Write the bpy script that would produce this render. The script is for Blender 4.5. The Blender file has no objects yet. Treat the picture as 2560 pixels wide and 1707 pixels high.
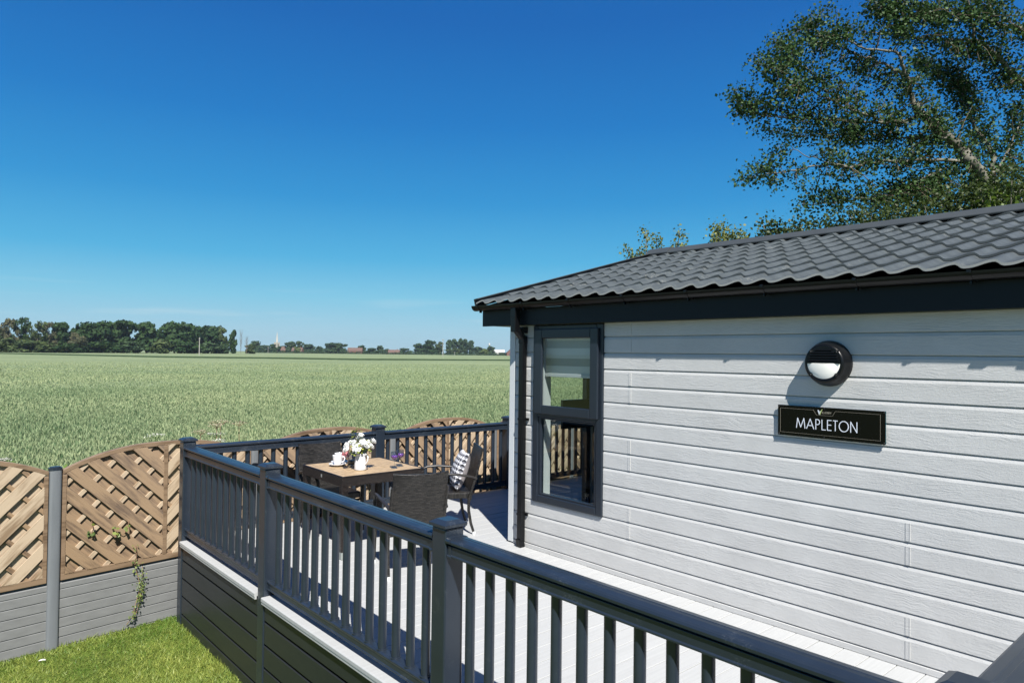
import bpy, math, random
import numpy as np
from mathutils import Vector, Matrix
R = math.radians
PI = math.pi
rnd = random.Random(7)
rng = np.random.default_rng(11)
scene = bpy.context.scene
COL = scene.collection
LAWN = -.856

# ---------------------------------------------------------------- camera, sky, sun, exposure
CAM = Vector((5.4924, -4.8551, 1.9626))
YAW, PITCH, ROLL, FPX = R(41.4446), R(1.0266), R(.6691), 1739.95   # FPX: focal length for a 2560 px wide frame
FWD = Vector((-math.cos(YAW) * math.cos(PITCH), math.sin(YAW) * math.cos(PITCH), math.sin(PITCH)))
_r = FWD.cross(Vector((0, 0, 1))).normalized()
_u = _r.cross(FWD)
RGT = _r * math.cos(ROLL) + _u * math.sin(ROLL)
UPV = _u * math.cos(ROLL) - _r * math.sin(ROLL)
cam = bpy.data.cameras.new('camera')
camo = bpy.data.objects.new('camera', cam)
COL.objects.link(camo)
cam.sensor_width = 36
cam.lens = 36 * FPX / 2560
cam.clip_start = .05
cam.clip_end = 20000
M = Matrix((RGT, UPV, -FWD)).transposed().to_4x4()
M.translation = CAM
camo.matrix_world = M
scene.camera = camo

SUN_AZ = Vector((.891, -.454, 0))
SUN_EL = R(49.3)
SKYGAIN = 10.2
world = bpy.data.worlds.new('World')
scene.world = world
world.use_nodes = True
wn, wl = world.node_tree.nodes, world.node_tree.links
bg = wn['Background']
sky = wn.new('ShaderNodeTexSky')
sky.sky_type = 'NISHITA'
sky.sun_disc = False
sky.sun_elevation = SUN_EL
sky.sun_rotation = math.atan2(SUN_AZ.x, SUN_AZ.y)
sky.altitude = 0
sky.air_density = 1.0
sky.dust_density = .35
sky.ozone_density = 2.6
# the deep blue of a very clear day: the physical sky tinted by the height above the horizon
wtc = wn.new('ShaderNodeTexCoord')
wsx = wn.new('ShaderNodeSeparateXYZ')
wl.new(wtc.outputs['Generated'], wsx.inputs[0])
wcr = wn.new('ShaderNodeValToRGB')
SKYC = [(0.0, (.41, .64, .76)), (.03, (.36, .62, .77)), (.075, (.215, .57, .78)), (.13, (.082, .44, .745)), (.21, (.030, .30, .66)), (.31, (.013, .20, .57)), (.43, (.009, .135, .47)), (1.0, (.008, .075, .30))]
while len(wcr.color_ramp.elements) < len(SKYC):
    wcr.color_ramp.elements.new(.5)
for e_, (p_, c_) in zip(wcr.color_ramp.elements, SKYC):
    e_.position = p_
    e_.color = (*c_, 1)
wl.new(wsx.outputs[2], wcr.inputs[0])
wmul = wn.new('ShaderNodeMix')
wmul.data_type = 'RGBA'
wmul.blend_type = 'MIX'
wmul.inputs[0].default_value = .95
wsc = wn.new('ShaderNodeVectorMath')
wsc.operation = 'SCALE'
wsc.inputs[3].default_value = SKYGAIN
# thin streaks of high cloud low over the horizon
wmp = wn.new('ShaderNodeMapping')
wmp.inputs['Scale'].default_value = (5, 5, 75)
wno = wn.new('ShaderNodeTexNoise')
wno.inputs['Scale'].default_value = 1
wno.inputs['Detail'].default_value = 3
wl.new(wtc.outputs['Generated'], wmp.inputs[0])
wl.new(wmp.outputs[0], wno.inputs[0])
wst = wn.new('ShaderNodeMapRange')
for k_, v_ in ((1, .56), (2, .78), (3, 0), (4, .45)):
    wst.inputs[k_].default_value = v_
wl.new(wno.outputs[0], wst.inputs[0])
wba = wn.new('ShaderNodeValToRGB')
for k_, (p_, v_) in enumerate(((.012, 0), (.05, 1), (.10, 0))):
    e_ = wba.color_ramp.elements[k_] if k_ < 2 else wba.color_ramp.elements.new(p_)
    e_.position = p_
    e_.color = (v_, v_, v_, 1)
wl.new(wsx.outputs[2], wba.inputs[0])
wmm = wn.new('ShaderNodeMath')
wmm.operation = 'MULTIPLY'
wl.new(wst.outputs[0], wmm.inputs[0])
wl.new(wba.outputs[0], wmm.inputs[1])
wcl = wn.new('ShaderNodeMix')
wcl.data_type = 'RGBA'
wcl.inputs[7].default_value = (.55, .72, .80, 1)
wl.new(wmm.outputs[0], wcl.inputs[0])
wl.new(wcr.outputs[0], wcl.inputs[6])
wl.new(wcl.outputs[2], wsc.inputs[0])
wl.new(sky.outputs[0], wmul.inputs[6])
wl.new(wsc.outputs[0], wmul.inputs[7])
wl.new(wmul.outputs[2], bg.inputs[0])
bg.inputs[1].default_value = .05
sun = bpy.data.lights.new('sun', 'SUN')
sun.energy = 5
sun.angle = R(.5)
sun.color = (1, .965, .9)
suno = bpy.data.objects.new('sun', sun)
COL.objects.link(suno)
sdir = Vector((SUN_AZ.x * math.cos(SUN_EL), SUN_AZ.y * math.cos(SUN_EL), math.sin(SUN_EL)))
suno.rotation_euler = sdir.to_track_quat('Z', 'Y').to_euler()
suno.location = (20, -10, 30)
vs = scene.view_settings
vs.view_transform = 'Standard'
vs.look = 'None'
vs.exposure = 1.0
vs.gamma = 1


def at(px, py, depth):
    """photograph direction (2560 px frame) at a given depth in metres"""
    d = RGT * ((px - 1280) / FPX) - UPV * ((py - 853.5) / FPX) + FWD
    return CAM + d * depth


# ---------------------------------------------------------------- materials
MATS = {}


def mat(name, col, rough=.6, spec=.5, metal=0, noise=None, bump=None, var=None):
    """Principled material; noise=(scale, amount) varies the colour, bump=(scale, strength, distance) roughens the surface"""
    if name in MATS:
        return MATS[name]
    m = bpy.data.materials.new(name)
    m.use_nodes = True
    nt = m.node_tree
    n, l = nt.nodes, nt.links
    b = n['Principled BSDF']
    b.inputs['Base Color'].default_value = (*col, 1)
    b.inputs['Roughness'].default_value = rough
    b.inputs['Specular IOR Level'].default_value = spec
    b.inputs['Metallic'].default_value = metal
    tc = n.new('ShaderNodeTexCoord')
    if noise:
        t = n.new('ShaderNodeTexNoise')
        sc = noise[0]
        mp = n.new('ShaderNodeMapping')
        mp.inputs['Scale'].default_value = sc if isinstance(sc, tuple) else (sc, sc, sc)
        l.new(tc.outputs['Object'], mp.inputs[0])
        l.new(mp.outputs[0], t.inputs[0])
        t.inputs['Scale'].default_value = 1
        t.inputs['Detail'].default_value = 6
        t.inputs['Roughness'].default_value = .62
        r = n.new('ShaderNodeMapRange')
        r.inputs[1].default_value = .3
        r.inputs[2].default_value = .7
        r.inputs[3].default_value = 1 - noise[1]
        r.inputs[4].default_value = 1 + noise[1]
        l.new(t.outputs[0], r.inputs[0])
        mx = n.new('ShaderNodeMix')
        mx.data_type = 'RGBA'
        mx.blend_type = 'MULTIPLY'
        mx.inputs[0].default_value = 1
        mx.inputs[6].default_value = (*col, 1)
        l.new(r.outputs[0], mx.inputs[7])
        l.new(mx.outputs[2], b.inputs['Base Color'])
    if bump:
        t = n.new('ShaderNodeTexNoise')
        mp = n.new('ShaderNodeMapping')
        sc = bump[0]
        mp.inputs['Scale'].default_value = sc if isinstance(sc, tuple) else (sc, sc, sc)
        l.new(tc.outputs['Object'], mp.inputs[0])
        l.new(mp.outputs[0], t.inputs[0])
        t.inputs['Scale'].default_value = 1
        t.inputs['Detail'].default_value = 5
        bp = n.new('ShaderNodeBump')
        bp.inputs['Strength'].default_value = bump[1]
        bp.inputs['Distance'].default_value = bump[2]
        l.new(t.outputs[0], bp.inputs['Height'])
        l.new(bp.outputs[0], b.inputs['Normal'])
    MATS[name] = m
    return m


def tone_mat(name, lo, hi, rough=.6, transl=.3, spec=.3):
    """foliage: colour between two tones by the 'tone' attribute, part of the light passing through the leaf"""
    m = bpy.data.materials.new(name)
    m.use_nodes = True
    n, l = m.node_tree.nodes, m.node_tree.links
    b = n['Principled BSDF']
    a = n.new('ShaderNodeAttribute')
    a.attribute_name = 'tone'
    mx = n.new('ShaderNodeMix')
    mx.data_type = 'RGBA'
    mx.inputs[6].default_value = (*lo, 1)
    mx.inputs[7].default_value = (*hi, 1)
    l.new(a.outputs['Fac'], mx.inputs[0])
    l.new(mx.outputs[2], b.inputs['Base Color'])
    b.inputs['Roughness'].default_value = rough
    b.inputs['Specular IOR Level'].default_value = spec
    tr = n.new('ShaderNodeBsdfTranslucent')
    l.new(mx.outputs[2], tr.inputs[0])
    ms = n.new('ShaderNodeMixShader')
    ms.inputs[0].default_value = transl
    l.new(b.outputs[0], ms.inputs[1])
    l.new(tr.outputs[0], ms.inputs[2])
    l.new(ms.outputs[0], n['Material Output'].inputs[0])
    MATS[name] = m
    return m


ANTH = mat('anthracite_plastic', (.0142, .0205, .031), .3, .6, noise=((5, 5, 5), .14))
def speckle(m, scale, lo, col, amt):
    """dust and scuffs: small pale specks over the plain colour"""
    n, l = m.node_tree.nodes, m.node_tree.links
    b = n['Principled BSDF']
    old = b.inputs['Base Color'].links[0].from_socket
    tc = n.new('ShaderNodeTexCoord')
    t = n.new('ShaderNodeTexNoise'); t.inputs['Scale'].default_value = scale; t.inputs['Detail'].default_value = 4; t.inputs['Roughness'].default_value = .7
    l.new(tc.outputs['Object'], t.inputs[0])
    t2 = n.new('ShaderNodeTexNoise'); t2.inputs['Scale'].default_value = scale / 14
    l.new(tc.outputs['Object'], t2.inputs[0])
    mu = n.new('ShaderNodeMath'); mu.operation = 'MULTIPLY'
    l.new(t.outputs[0], mu.inputs[0]); l.new(t2.outputs[0], mu.inputs[1])
    r_ = n.new('ShaderNodeMapRange'); r_.inputs[1].default_value = lo; r_.inputs[2].default_value = lo + .1; r_.inputs[3].default_value = 0; r_.inputs[4].default_value = amt
    l.new(mu.outputs[0], r_.inputs[0])
    mx = n.new('ShaderNodeMix'); mx.data_type = 'RGBA'; mx.inputs[7].default_value = (*col, 1)
    l.new(r_.outputs[0], mx.inputs[0]); l.new(old, mx.inputs[6]); l.new(mx.outputs[2], b.inputs['Base Color'])


speckle(ANTH, 120, .335, (.11, .12, .13), .3)
ANTHM = mat('anthracite_skirt', (.016, .019, .021), .40, .4, noise=((2, 2, 2), .1), bump=((160, 160, 8), .05, .001))
FASC = mat('fascia_plastic', (.0045, .0068, .0105), .45, .25)
BLACK = mat('black_plastic', (.0035, .0038, .0045), .32, .3)
WINF = mat('window_frame_plastic', (.0125, .0175, .026), .33, .5)
ROOF = mat('roof_tile_coating', (.053, .062, .064), .55, .4, noise=((4, 11, 4), .24), bump=((220, 220, 220), .12, .001))
ROOFT = mat('roof_trim_coating', (.042, .048, .051), .5, .4, noise=((5, 5, 5), .1))
speckle(ROOF, 38, .335, (.16, .165, .15), .6)
LIP = mat('cut_metal_edge', (.26, .265, .26), .4, .6)
CHROME = mat('glide_plastic', (.55, .56, .56), .35, .5)
WHITEM = mat('white_trim', (.50, .52, .53), .5, .3)
CERAM = mat('white_ceramic', (.62, .62, .63), .15, .5)
INNER = mat('cream_inner_wall', (.42, .40, .36), .7, .2)
CARPET = mat('grey_carpet', (.12, .115, .11), .9, .1, noise=((40, 40, 40), .2))


def siding_mat():
    m = bpy.data.materials.new('embossed_siding')
    m.use_nodes = True
    n, l = m.node_tree.nodes, m.node_tree.links
    b = n['Principled BSDF']
    b.inputs['Base Color'].default_value = (.462, .463, .456, 1)
    b.inputs['Roughness'].default_value = .5
    b.inputs['Specular IOR Level'].default_value = .3
    tc = n.new('ShaderNodeTexCoord')
    sx = n.new('ShaderNodeSeparateXYZ')
    l.new(tc.outputs['Object'], sx.inputs[0])
    # every board starts its grain elsewhere
    fl = n.new('ShaderNodeMath'); fl.operation = 'DIVIDE'; fl.inputs[1].default_value = .1488
    l.new(sx.outputs[2], fl.inputs[0])
    f2 = n.new('ShaderNodeMath'); f2.operation = 'FLOOR'
    l.new(fl.outputs[0], f2.inputs[0])
    f3 = n.new('ShaderNodeMath'); f3.operation = 'MULTIPLY'; f3.inputs[1].default_value = 7.37
    l.new(f2.outputs[0], f3.inputs[0])
    ax = n.new('ShaderNodeMath'); ax.operation = 'ADD'
    l.new(sx.outputs[0], ax.inputs[0]); l.new(f3.outputs[0], ax.inputs[1])
    cb = n.new('ShaderNodeCombineXYZ')
    l.new(ax.outputs[0], cb.inputs[0]); l.new(f3.outputs[0], cb.inputs[1]); l.new(sx.outputs[2], cb.inputs[2])
    # slow bending of the grain, knots
    nw = n.new('ShaderNodeTexNoise'); nw.inputs['Scale'].default_value = 2.6; nw.inputs['Detail'].default_value = 3
    l.new(cb.outputs[0], nw.inputs[0])
    wv = n.new('ShaderNodeVectorMath'); wv.operation = 'MULTIPLY_ADD'
    wv.inputs[1].default_value = (0, 0, .16)
    l.new(nw.outputs['Color'], wv.inputs[0]); l.new(cb.outputs[0], wv.inputs[2])
    mp = n.new('ShaderNodeMapping'); mp.inputs['Scale'].default_value = (9, 1, 110)
    l.new(wv.outputs[0], mp.inputs[0])
    g = n.new('ShaderNodeTexNoise'); g.inputs['Scale'].default_value = 1; g.inputs['Detail'].default_value = 5; g.inputs['Roughness'].default_value = .6
    l.new(mp.outputs[0], g.inputs[0])
    mp2 = n.new('ShaderNodeMapping'); mp2.inputs['Scale'].default_value = (70, 1, 70)
    l.new(cb.outputs[0], mp2.inputs[0])
    g2 = n.new('ShaderNodeTexNoise'); g2.inputs['Scale'].default_value = 1; g2.inputs['Detail'].default_value = 3
    l.new(mp2.outputs[0], g2.inputs[0])
    # strength of the emboss changes along the board
    ns = n.new('ShaderNodeTexNoise'); ns.inputs['Scale'].default_value = 1.7
    l.new(cb.outputs[0], ns.inputs[0])
    mr = n.new('ShaderNodeMapRange'); mr.inputs[1].default_value = .35; mr.inputs[2].default_value = .65; mr.inputs[3].default_value = .25; mr.inputs[4].default_value = 1
    l.new(ns.outputs[0], mr.inputs[0])
    mg = n.new('ShaderNodeMath'); mg.operation = 'MULTIPLY'
    l.new(g.outputs[0], mg.inputs[0]); l.new(mr.outputs[0], mg.inputs[1])
    sm = n.new('ShaderNodeMath'); sm.operation = 'MULTIPLY_ADD'; sm.inputs[1].default_value = .25
    l.new(g2.outputs[0], sm.inputs[0]); l.new(mg.outputs[0], sm.inputs[2])
    # a little uneven dirt, rising from the deck and under the laps
    d1 = n.new('ShaderNodeTexNoise'); d1.inputs['Scale'].default_value = 2.4; d1.inputs['Detail'].default_value = 6; d1.inputs['Roughness'].default_value = .7
    l.new(tc.outputs['Object'], d1.inputs[0])
    dr_ = n.new('ShaderNodeMapRange'); dr_.inputs[1].default_value = .35; dr_.inputs[2].default_value = .7; dr_.inputs[3].default_value = 1.03; dr_.inputs[4].default_value = .90
    l.new(d1.outputs[0], dr_.inputs[0])
    dm = n.new('ShaderNodeMix'); dm.data_type = 'RGBA'; dm.blend_type = 'MULTIPLY'; dm.inputs[0].default_value = 1
    dm.inputs[6].default_value = (.462, .463, .456, 1)
    l.new(dr_.outputs[0], dm.inputs[7]); l.new(dm.outputs[2], b.inputs['Base Color'])
    bp = n.new('ShaderNodeBump'); bp.inputs['Strength'].default_value = .85; bp.inputs['Distance'].default_value = .0045
    l.new(sm.outputs[0], bp.inputs['Height']); l.new(bp.outputs[0], b.inputs['Normal'])
    return m


SIDING = siding_mat()


def deck_mat():
    m = mat('white_composite_deck', (.352, .358, .36), .5, .3, noise=((70, 1.3, 3), .075), bump=((240, 3, 3), .25, .003))
    return m


DECK = deck_mat()


def wood_mat(name, tangent, col, col2):
    m = bpy.data.materials.new(name)
    m.use_nodes = True
    n, l = m.node_tree.nodes, m.node_tree.links
    b = n['Principled BSDF']
    tc = n.new('ShaderNodeTexCoord')
    t = Vector(tangent).normalized()
    # rotate object space so that the grain runs along the board
    mp = n.new('ShaderNodeMapping')
    ang = math.atan2(t.z, t.y)
    mp.vector_type = 'TEXTURE'
    mp.inputs['Rotation'].default_value = (ang, 0, 0)
    l.new(tc.outputs['Object'], mp.inputs[0])
    mp2 = n.new('ShaderNodeMapping'); mp2.inputs['Scale'].default_value = (20, 3, 34)
    l.new(mp.outputs[0], mp2.inputs[0])
    g = n.new('ShaderNodeTexNoise'); g.inputs['Scale'].default_value = 1; g.inputs['Detail'].default_value = 6; g.inputs['Roughness'].default_value = .65
    l.new(mp2.outputs[0], g.inputs[0])
    mp3 = n.new('ShaderNodeMapping'); mp3.inputs['Scale'].default_value = (3, 2.2, 9)
    l.new(mp.outputs[0], mp3.inputs[0])
    g2 = n.new('ShaderNodeTexNoise'); g2.inputs['Scale'].default_value = 1; g2.inputs['Detail'].default_value = 3
    l.new(mp3.outputs[0], g2.inputs[0])
    ad = n.new('ShaderNodeMath'); ad.operation = 'MULTIPLY_ADD'; ad.inputs[1].default_value = .9
    l.new(g2.outputs[0], ad.inputs[0]); l.new(g.outputs[0], ad.inputs[2])
    cr = n.new('ShaderNodeValToRGB')
    cr.color_ramp.elements[0].position = .74; cr.color_ramp.elements[0].color = (*col2, 1)
    cr.color_ramp.elements[1].position = 1.16; cr.color_ramp.elements[1].color = (*col, 1)
    l.new(ad.outputs[0], cr.inputs[0])
    l.new(cr.outputs[0], b.inputs['Base Color'])
    b.inputs['Roughness'].default_value = .62
    b.inputs['Specular IOR Level'].default_value = .5
    b.inputs['Anisotropic'].default_value = .85
    cx = n.new('ShaderNodeCombineXYZ')
    for i in range(3):
        cx.inputs[i].default_value = t[i]
    l.new(cx.outputs[0], b.inputs['Tangent'])
    bp = n.new('ShaderNodeBump'); bp.inputs['Strength'].default_value = .35; bp.inputs['Distance'].default_value = .003
    l.new(g.outputs[0], bp.inputs['Height']); l.new(bp.outputs[0], b.inputs['Normal'])
    return m


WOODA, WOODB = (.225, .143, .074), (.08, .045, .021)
WOOD_UP_SHEEN = wood_mat('wood_rising_painted_sheen', (.05, .707, .707), (.42, .33, .235), (.215, .15, .095))  # same wood; fibre sheen of rising boards painted as a paler base colour
WOOD_DN_DULL = wood_mat('wood_falling_painted_dull', (.05, .707, -.707), WOODA, WOODB)  # same wood again, missing sheen painted as a browner base colour
WOOD_FR = wood_mat('wood_grain_frame', (-.117, .993, 0), (.205, .14, .09), (.105, .068, .042))
COMPO = mat('grey_composite', (.162, .164, .163), .5, .4, noise=((2, 5, 14), .12), bump=((90, 20, 220), .15, .002))
COMPOP = mat('grey_composite_post', (.135, .145, .155), .5, .4, noise=((9, 9, 1.2), .16))


def weave_mat(name, c1, c2, axis='YZ', scale=30):
    m = bpy.data.materials.new(name)
    m.use_nodes = True
    n, l = m.node_tree.nodes, m.node_tree.links
    b = n['Principled BSDF']
    tc = n.new('ShaderNodeTexCoord')
    sx = n.new('ShaderNodeSeparateXYZ'); l.new(tc.outputs['Object'], sx.inputs[0])
    ad = n.new('ShaderNodeMath'); ad.operation = 'ADD'
    l.new(sx.outputs[0], ad.inputs[0]); l.new(sx.outputs[1], ad.inputs[1])
    cb = n.new('ShaderNodeCombineXYZ')
    l.new(ad.outputs[0], cb.inputs[0])
    if axis == 'flat':
        sb = n.new('ShaderNodeMath'); sb.operation = 'SUBTRACT'
        l.new(sx.outputs[0], sb.inputs[0]); l.new(sx.outputs[1], sb.inputs[1])
        l.new(sb.outputs[0], cb.inputs[1])
    else:
        l.new(sx.outputs[2], cb.inputs[1])
    br = n.new('ShaderNodeTexBrick')
    br.inputs['Scale'].default_value = scale
    br.inputs['Color1'].default_value = (*c1, 1)
    br.inputs['Color2'].default_value = (*c2, 1)
    br.inputs['Mortar'].default_value = (.004, .0035, .003, 1)
    br.inputs['Mortar Size'].default_value = .06
    br.inputs['Mortar Smooth'].default_value = .6
    br.inputs['Brick Width'].default_value = 1.1
    br.inputs['Row Height'].default_value = .42
    br.offset = .5
    l.new(cb.outputs[0], br.inputs[0])
    l.new(br.outputs[0], b.inputs['Base Color'])
    b.inputs['Roughness'].default_value = .38
    bp = n.new('ShaderNodeBump'); bp.invert = True
    bp.inputs['Strength'].default_value = .9; bp.inputs['Distance'].default_value = .006
    l.new(br.outputs['Fac'], bp.inputs['Height']); l.new(bp.outputs[0], b.inputs['Normal'])
    return m


RATTAN = weave_mat('dark_rattan', (.030, .027, .0245), (.007, .0065, .006))
RATTANF = weave_mat('dark_rattan_seat', (.030, .027, .0245), (.007, .0065, .006), 'flat')
RATTANB = weave_mat('brown_rattan', (.022, .0145, .0125), (.007, .005, .0048))
TUBE = mat('chair_tube', (.02, .018, .017), .35, .5, noise=((80, 80, 80), .3))


def glass_mat(name, tint=(.9, .95, .94), refl=1.0):
    m = bpy.data.materials.new(name)
    m.use_nodes = True
    n, l = m.node_tree.nodes, m.node_tree.links
    n.remove(n['Principled BSDF'])
    tr = n.new('ShaderNodeBsdfTransparent'); tr.inputs[0].default_value = (*tint, 1)
    gl = n.new('ShaderNodeBsdfGlossy'); gl.inputs['Roughness'].default_value = .01
    fr = n.new('ShaderNodeLayerWeight'); fr.inputs[0].default_value = .5
    pw = n.new('ShaderNodeMath'); pw.operation = 'POWER'; pw.inputs[1].default_value = 5
    l.new(fr.outputs['Facing'], pw.inputs[0])
    mu = n.new('ShaderNodeMath'); mu.operation = 'MULTIPLY_ADD'; mu.inputs[1].default_value = .9 * refl; mu.inputs[2].default_value = .045 * refl
    l.new(pw.outputs[0], mu.inputs[0])
    mx = n.new('ShaderNodeMixShader')
    l.new(mu.outputs[0], mx.inputs[0]); l.new(tr.outputs[0], mx.inputs[1]); l.new(gl.outputs[0], mx.inputs[2])
    l.new(mx.outputs[0], n['Material Output'].inputs[0])
    return m


PANE = glass_mat('window_glass', (.90, .93, .92))
CLEAR = glass_mat('drinking_glass', (.84, .87, .89), 1.6)
DARKGL = glass_mat('smoked_glass', (.12, .12, .13))
WINE = mat('purple_wine', (.24, .07, .40), .15, .5)


# ---------------------------------------------------------------- mesh helpers
class MB:
    def __init__(s):
        s.v, s.f, s.mi, s.sm = [], [], [], []

    def add(s, vs, fs, mi=0, smooth=False):
        o = len(s.v)
        s.v += [tuple(v) for v in vs]
        for f in fs:
            s.f.append(tuple(o + i for i in f))
            s.mi.append(mi)
            s.sm.append(smooth)
        return s

    def box(s, x0, x1, y0, y1, z0, z1, mi=0):
        v = [(x, y, z) for x in (x0, x1) for y in (y0, y1) for z in (z0, z1)]
        return s.add(v, [(0, 1, 3, 2), (4, 6, 7, 5), (0, 4, 5, 1), (2, 3, 7, 6), (0, 2, 6, 4), (1, 5, 7, 3)], mi)

    def obox(s, c, ax, ay, az, mi=0):
        """box from centre and three half-axis vectors"""
        c, ax, ay, az = Vector(c), Vector(ax), Vector(ay), Vector(az)
        v = [c + ax * i + ay * j + az * k for i in (-1, 1) for j in (-1, 1) for k in (-1, 1)]
        return s.add(v, [(0, 1, 3, 2), (4, 6, 7, 5), (0, 4, 5, 1), (2, 3, 7, 6), (0, 2, 6, 4), (1, 5, 7, 3)], mi)

    def prism(s, prof, A, B, u, w, mi=0, smooth=False, caps=True):
        """profile (a,b) in directions u,w swept from A to B"""
        A, B, u, w = Vector(A), Vector(B), Vector(u), Vector(w)
        n = len(prof)
        v = [A + u * a + w * b for a, b in prof] + [B + u * a + w * b for a, b in prof]
        s.add(v, [(i, (i + 1) % n, n + (i + 1) % n, n + i) for i in range(n)], mi, smooth)
        if caps:
            s.add(v, [tuple(range(n - 1, -1, -1)), tuple(range(n, 2 * n))], mi)
        return s

    def tube(s, pts, rad, n=8, mi=0, flat=1.0, cap=True):
        pts = [Vector(p) for p in pts]
        m = len(pts)
        rad = rad if isinstance(rad, (list, tuple)) else [rad] * m
        rings = []
        prev = None
        for i, p in enumerate(pts):
            t = (pts[min(i + 1, m - 1)] - pts[max(i - 1, 0)]).normalized()
            if prev is None:
                a = t.cross(Vector((0, 0, 1)))
                if a.length < .1:
                    a = t.cross(Vector((1, 0, 0)))
            else:
                a = prev - t * prev.dot(t)
            a.normalize(); prev = a
            b = t.cross(a)
            rings.append([p + (a * math.cos(k * 2 * PI / n) + b * math.sin(k * 2 * PI / n) * flat) * rad[i] for k in range(n)])
        v = [q for r_ in rings for q in r_]
        f = [(i * n + k, i * n + (k + 1) % n, (i + 1) * n + (k + 1) % n, (i + 1) * n + k) for i in range(m - 1) for k in range(n)]
        s.add(v, f, mi, True)
        if cap:
            s.add(v, [tuple(range(n - 1, -1, -1)), tuple(range((m - 1) * n, m * n))], mi)
        return s

    def lathe(s, prof, c, n=24, axis='z', mi=0, smooth=True):
        """(radius, height) profile turned round an axis"""
        c = Vector(c)
        v = []
        for r_, h in prof:
            for k in range(n):
                a = 2 * PI * k / n
                p = (r_ * math.cos(a), r_ * math.sin(a), h) if axis == 'z' else (r_ * math.cos(a), h, r_ * math.sin(a))
                v.append(c + Vector(p))
        m = len(prof)
        s.add(v, [(i * n + k, i * n + (k + 1) % n, (i + 1) * n + (k + 1) % n, (i + 1) * n + k) for i in range(m - 1) for k in range(n)], mi, smooth)
        if prof[0][0] > 1e-4:
            s.add(v, [tuple(range(n - 1, -1, -1))], mi)
        if prof[-1][0] > 1e-4:
            s.add(v, [tuple(range((m - 1) * n, m * n))], mi)
        return s

    def build(s, name, mats, parent=None, bevel=0, loc=None, seg=2):
        me = bpy.data.meshes.new(name)
        me.from_pydata([tuple(v) for v in s.v], [], s.f)
        mats = mats if isinstance(mats, (list, tuple)) else [mats]
        for m in mats:
            me.materials.append(m)
        me.polygons.foreach_set('material_index', s.mi)
        me.polygons.foreach_set('use_smooth', s.sm)
        me.update()
        o = bpy.data.objects.new(name, me)
        COL.objects.link(o)
        if loc is not None:
            o.location = loc
        if parent is not None:
            o.parent = parent
        if bevel:
            b = o.modifiers.new('bevel', 'BEVEL')
            b.width = bevel; b.segments = seg; b.limit_method = 'ANGLE'; b.angle_limit = R(40)
        return o


def np_mesh(name, V, F, mats, tone=None, mi=None, smooth=False, parent=None):
    """mesh from numpy arrays, all faces with the same number of corners"""
    me = bpy.data.meshes.new(name)
    k = F.shape[1]
    me.vertices.add(len(V)); me.vertices.foreach_set('co', V.astype(np.float32).ravel())
    me.loops.add(F.size); me.loops.foreach_set('vertex_index', F.astype(np.int32).ravel())
    me.polygons.add(len(F)); me.polygons.foreach_set('loop_start', np.arange(0, F.size, k, dtype=np.int32))
    for m in (mats if isinstance(mats, (list, tuple)) else [mats]):
        me.materials.append(m)
    if mi is not None:
        me.polygons.foreach_set('material_index', mi.astype(np.int32))
    if smooth:
        me.polygons.foreach_set('use_smooth', np.ones(len(F), bool))
    if tone is not None:
        a = me.attributes.new('tone', 'FLOAT', 'FACE')
        a.data.foreach_set('value', tone.astype(np.float32))
    me.update(calc_edges=True)
    me.validate()
    o = bpy.data.objects.new(name, me)
    COL.objects.link(o)
    if parent is not None:
        o.parent = parent
    return o


def empty(name, loc=(0, 0, 0), rz=0):
    o = bpy.data.objects.new(name, None)
    COL.objects.link(o)
    o.location = loc
    o.rotation_euler.z = rz
    o.empty_display_size = .1
    return o


def tag(o, label=None, cat=None, group=None, kind=None):
    if label: o['label'] = label
    if cat: o['category'] = cat
    if group: o['group'] = group
    if kind: o['kind'] = kind
    return o


def kids(o):
    return [c for c in bpy.data.objects if c.parent == o]


def copy_tree(o, parent=None):
    c = o.copy()
    COL.objects.link(c)
    c.parent = parent
    for ch in kids(o):
        copy_tree(ch, c)
    return c


def leaves(C, N, size, tone, bend=.25, aspect=.8):
    """bent quads: centres C, normals N (n,3), size (n,), tone (n,) -> V,F,tone"""
    n = len(C)
    N = N / np.linalg.norm(N, axis=1, keepdims=True)
    t = rng.normal(size=(n, 3))
    U = np.cross(N, t); U /= np.linalg.norm(U, axis=1, keepdims=True) + 1e-9
    W = np.cross(N, U)
    s = size[:, None]
    V = np.empty((n, 4, 3))
    V[:, 0] = C - U * s * .5
    V[:, 1] = C - W * s * .5 * aspect + N * s * bend * .4
    V[:, 2] = C + U * s * .5 + N * s * bend * .3
    V[:, 3] = C + W * s * .5 * aspect + N * s * bend * .4
    F = np.arange(n * 4).reshape(n, 4)
    return V.reshape(-1, 3), F, tone


# ---------------------------------------------------------------- ground, lawn, wheat
def ground():
    mb = MB()
    mb.add([(-6000, -6000, -.93), (6000, -6000, -.93), (6000, 6000, -.93), (-6000, 6000, -.93)], [(0, 1, 2, 3)])
    o = mb.build('ground', mat('earth_and_grass', (.11, .13, .05), .95, .1, noise=(.3, .3)))
    tag(o, kind='structure')
    g = mat('lawn_soil', (.085, .115, .025), .95, .1, noise=((2.2, 2.2, 2.2), .35), bump=((60, 60, 60), .6, .02))
    mb = MB()
    mb.add([(-2.6, -14, LAWN), (16, -14, LAWN), (16, 16, LAWN), (-2.6, 16, LAWN)], [(0, 1, 2, 3)])
    tag(mb.build('lawn', g), kind='structure')


ground()


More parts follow.
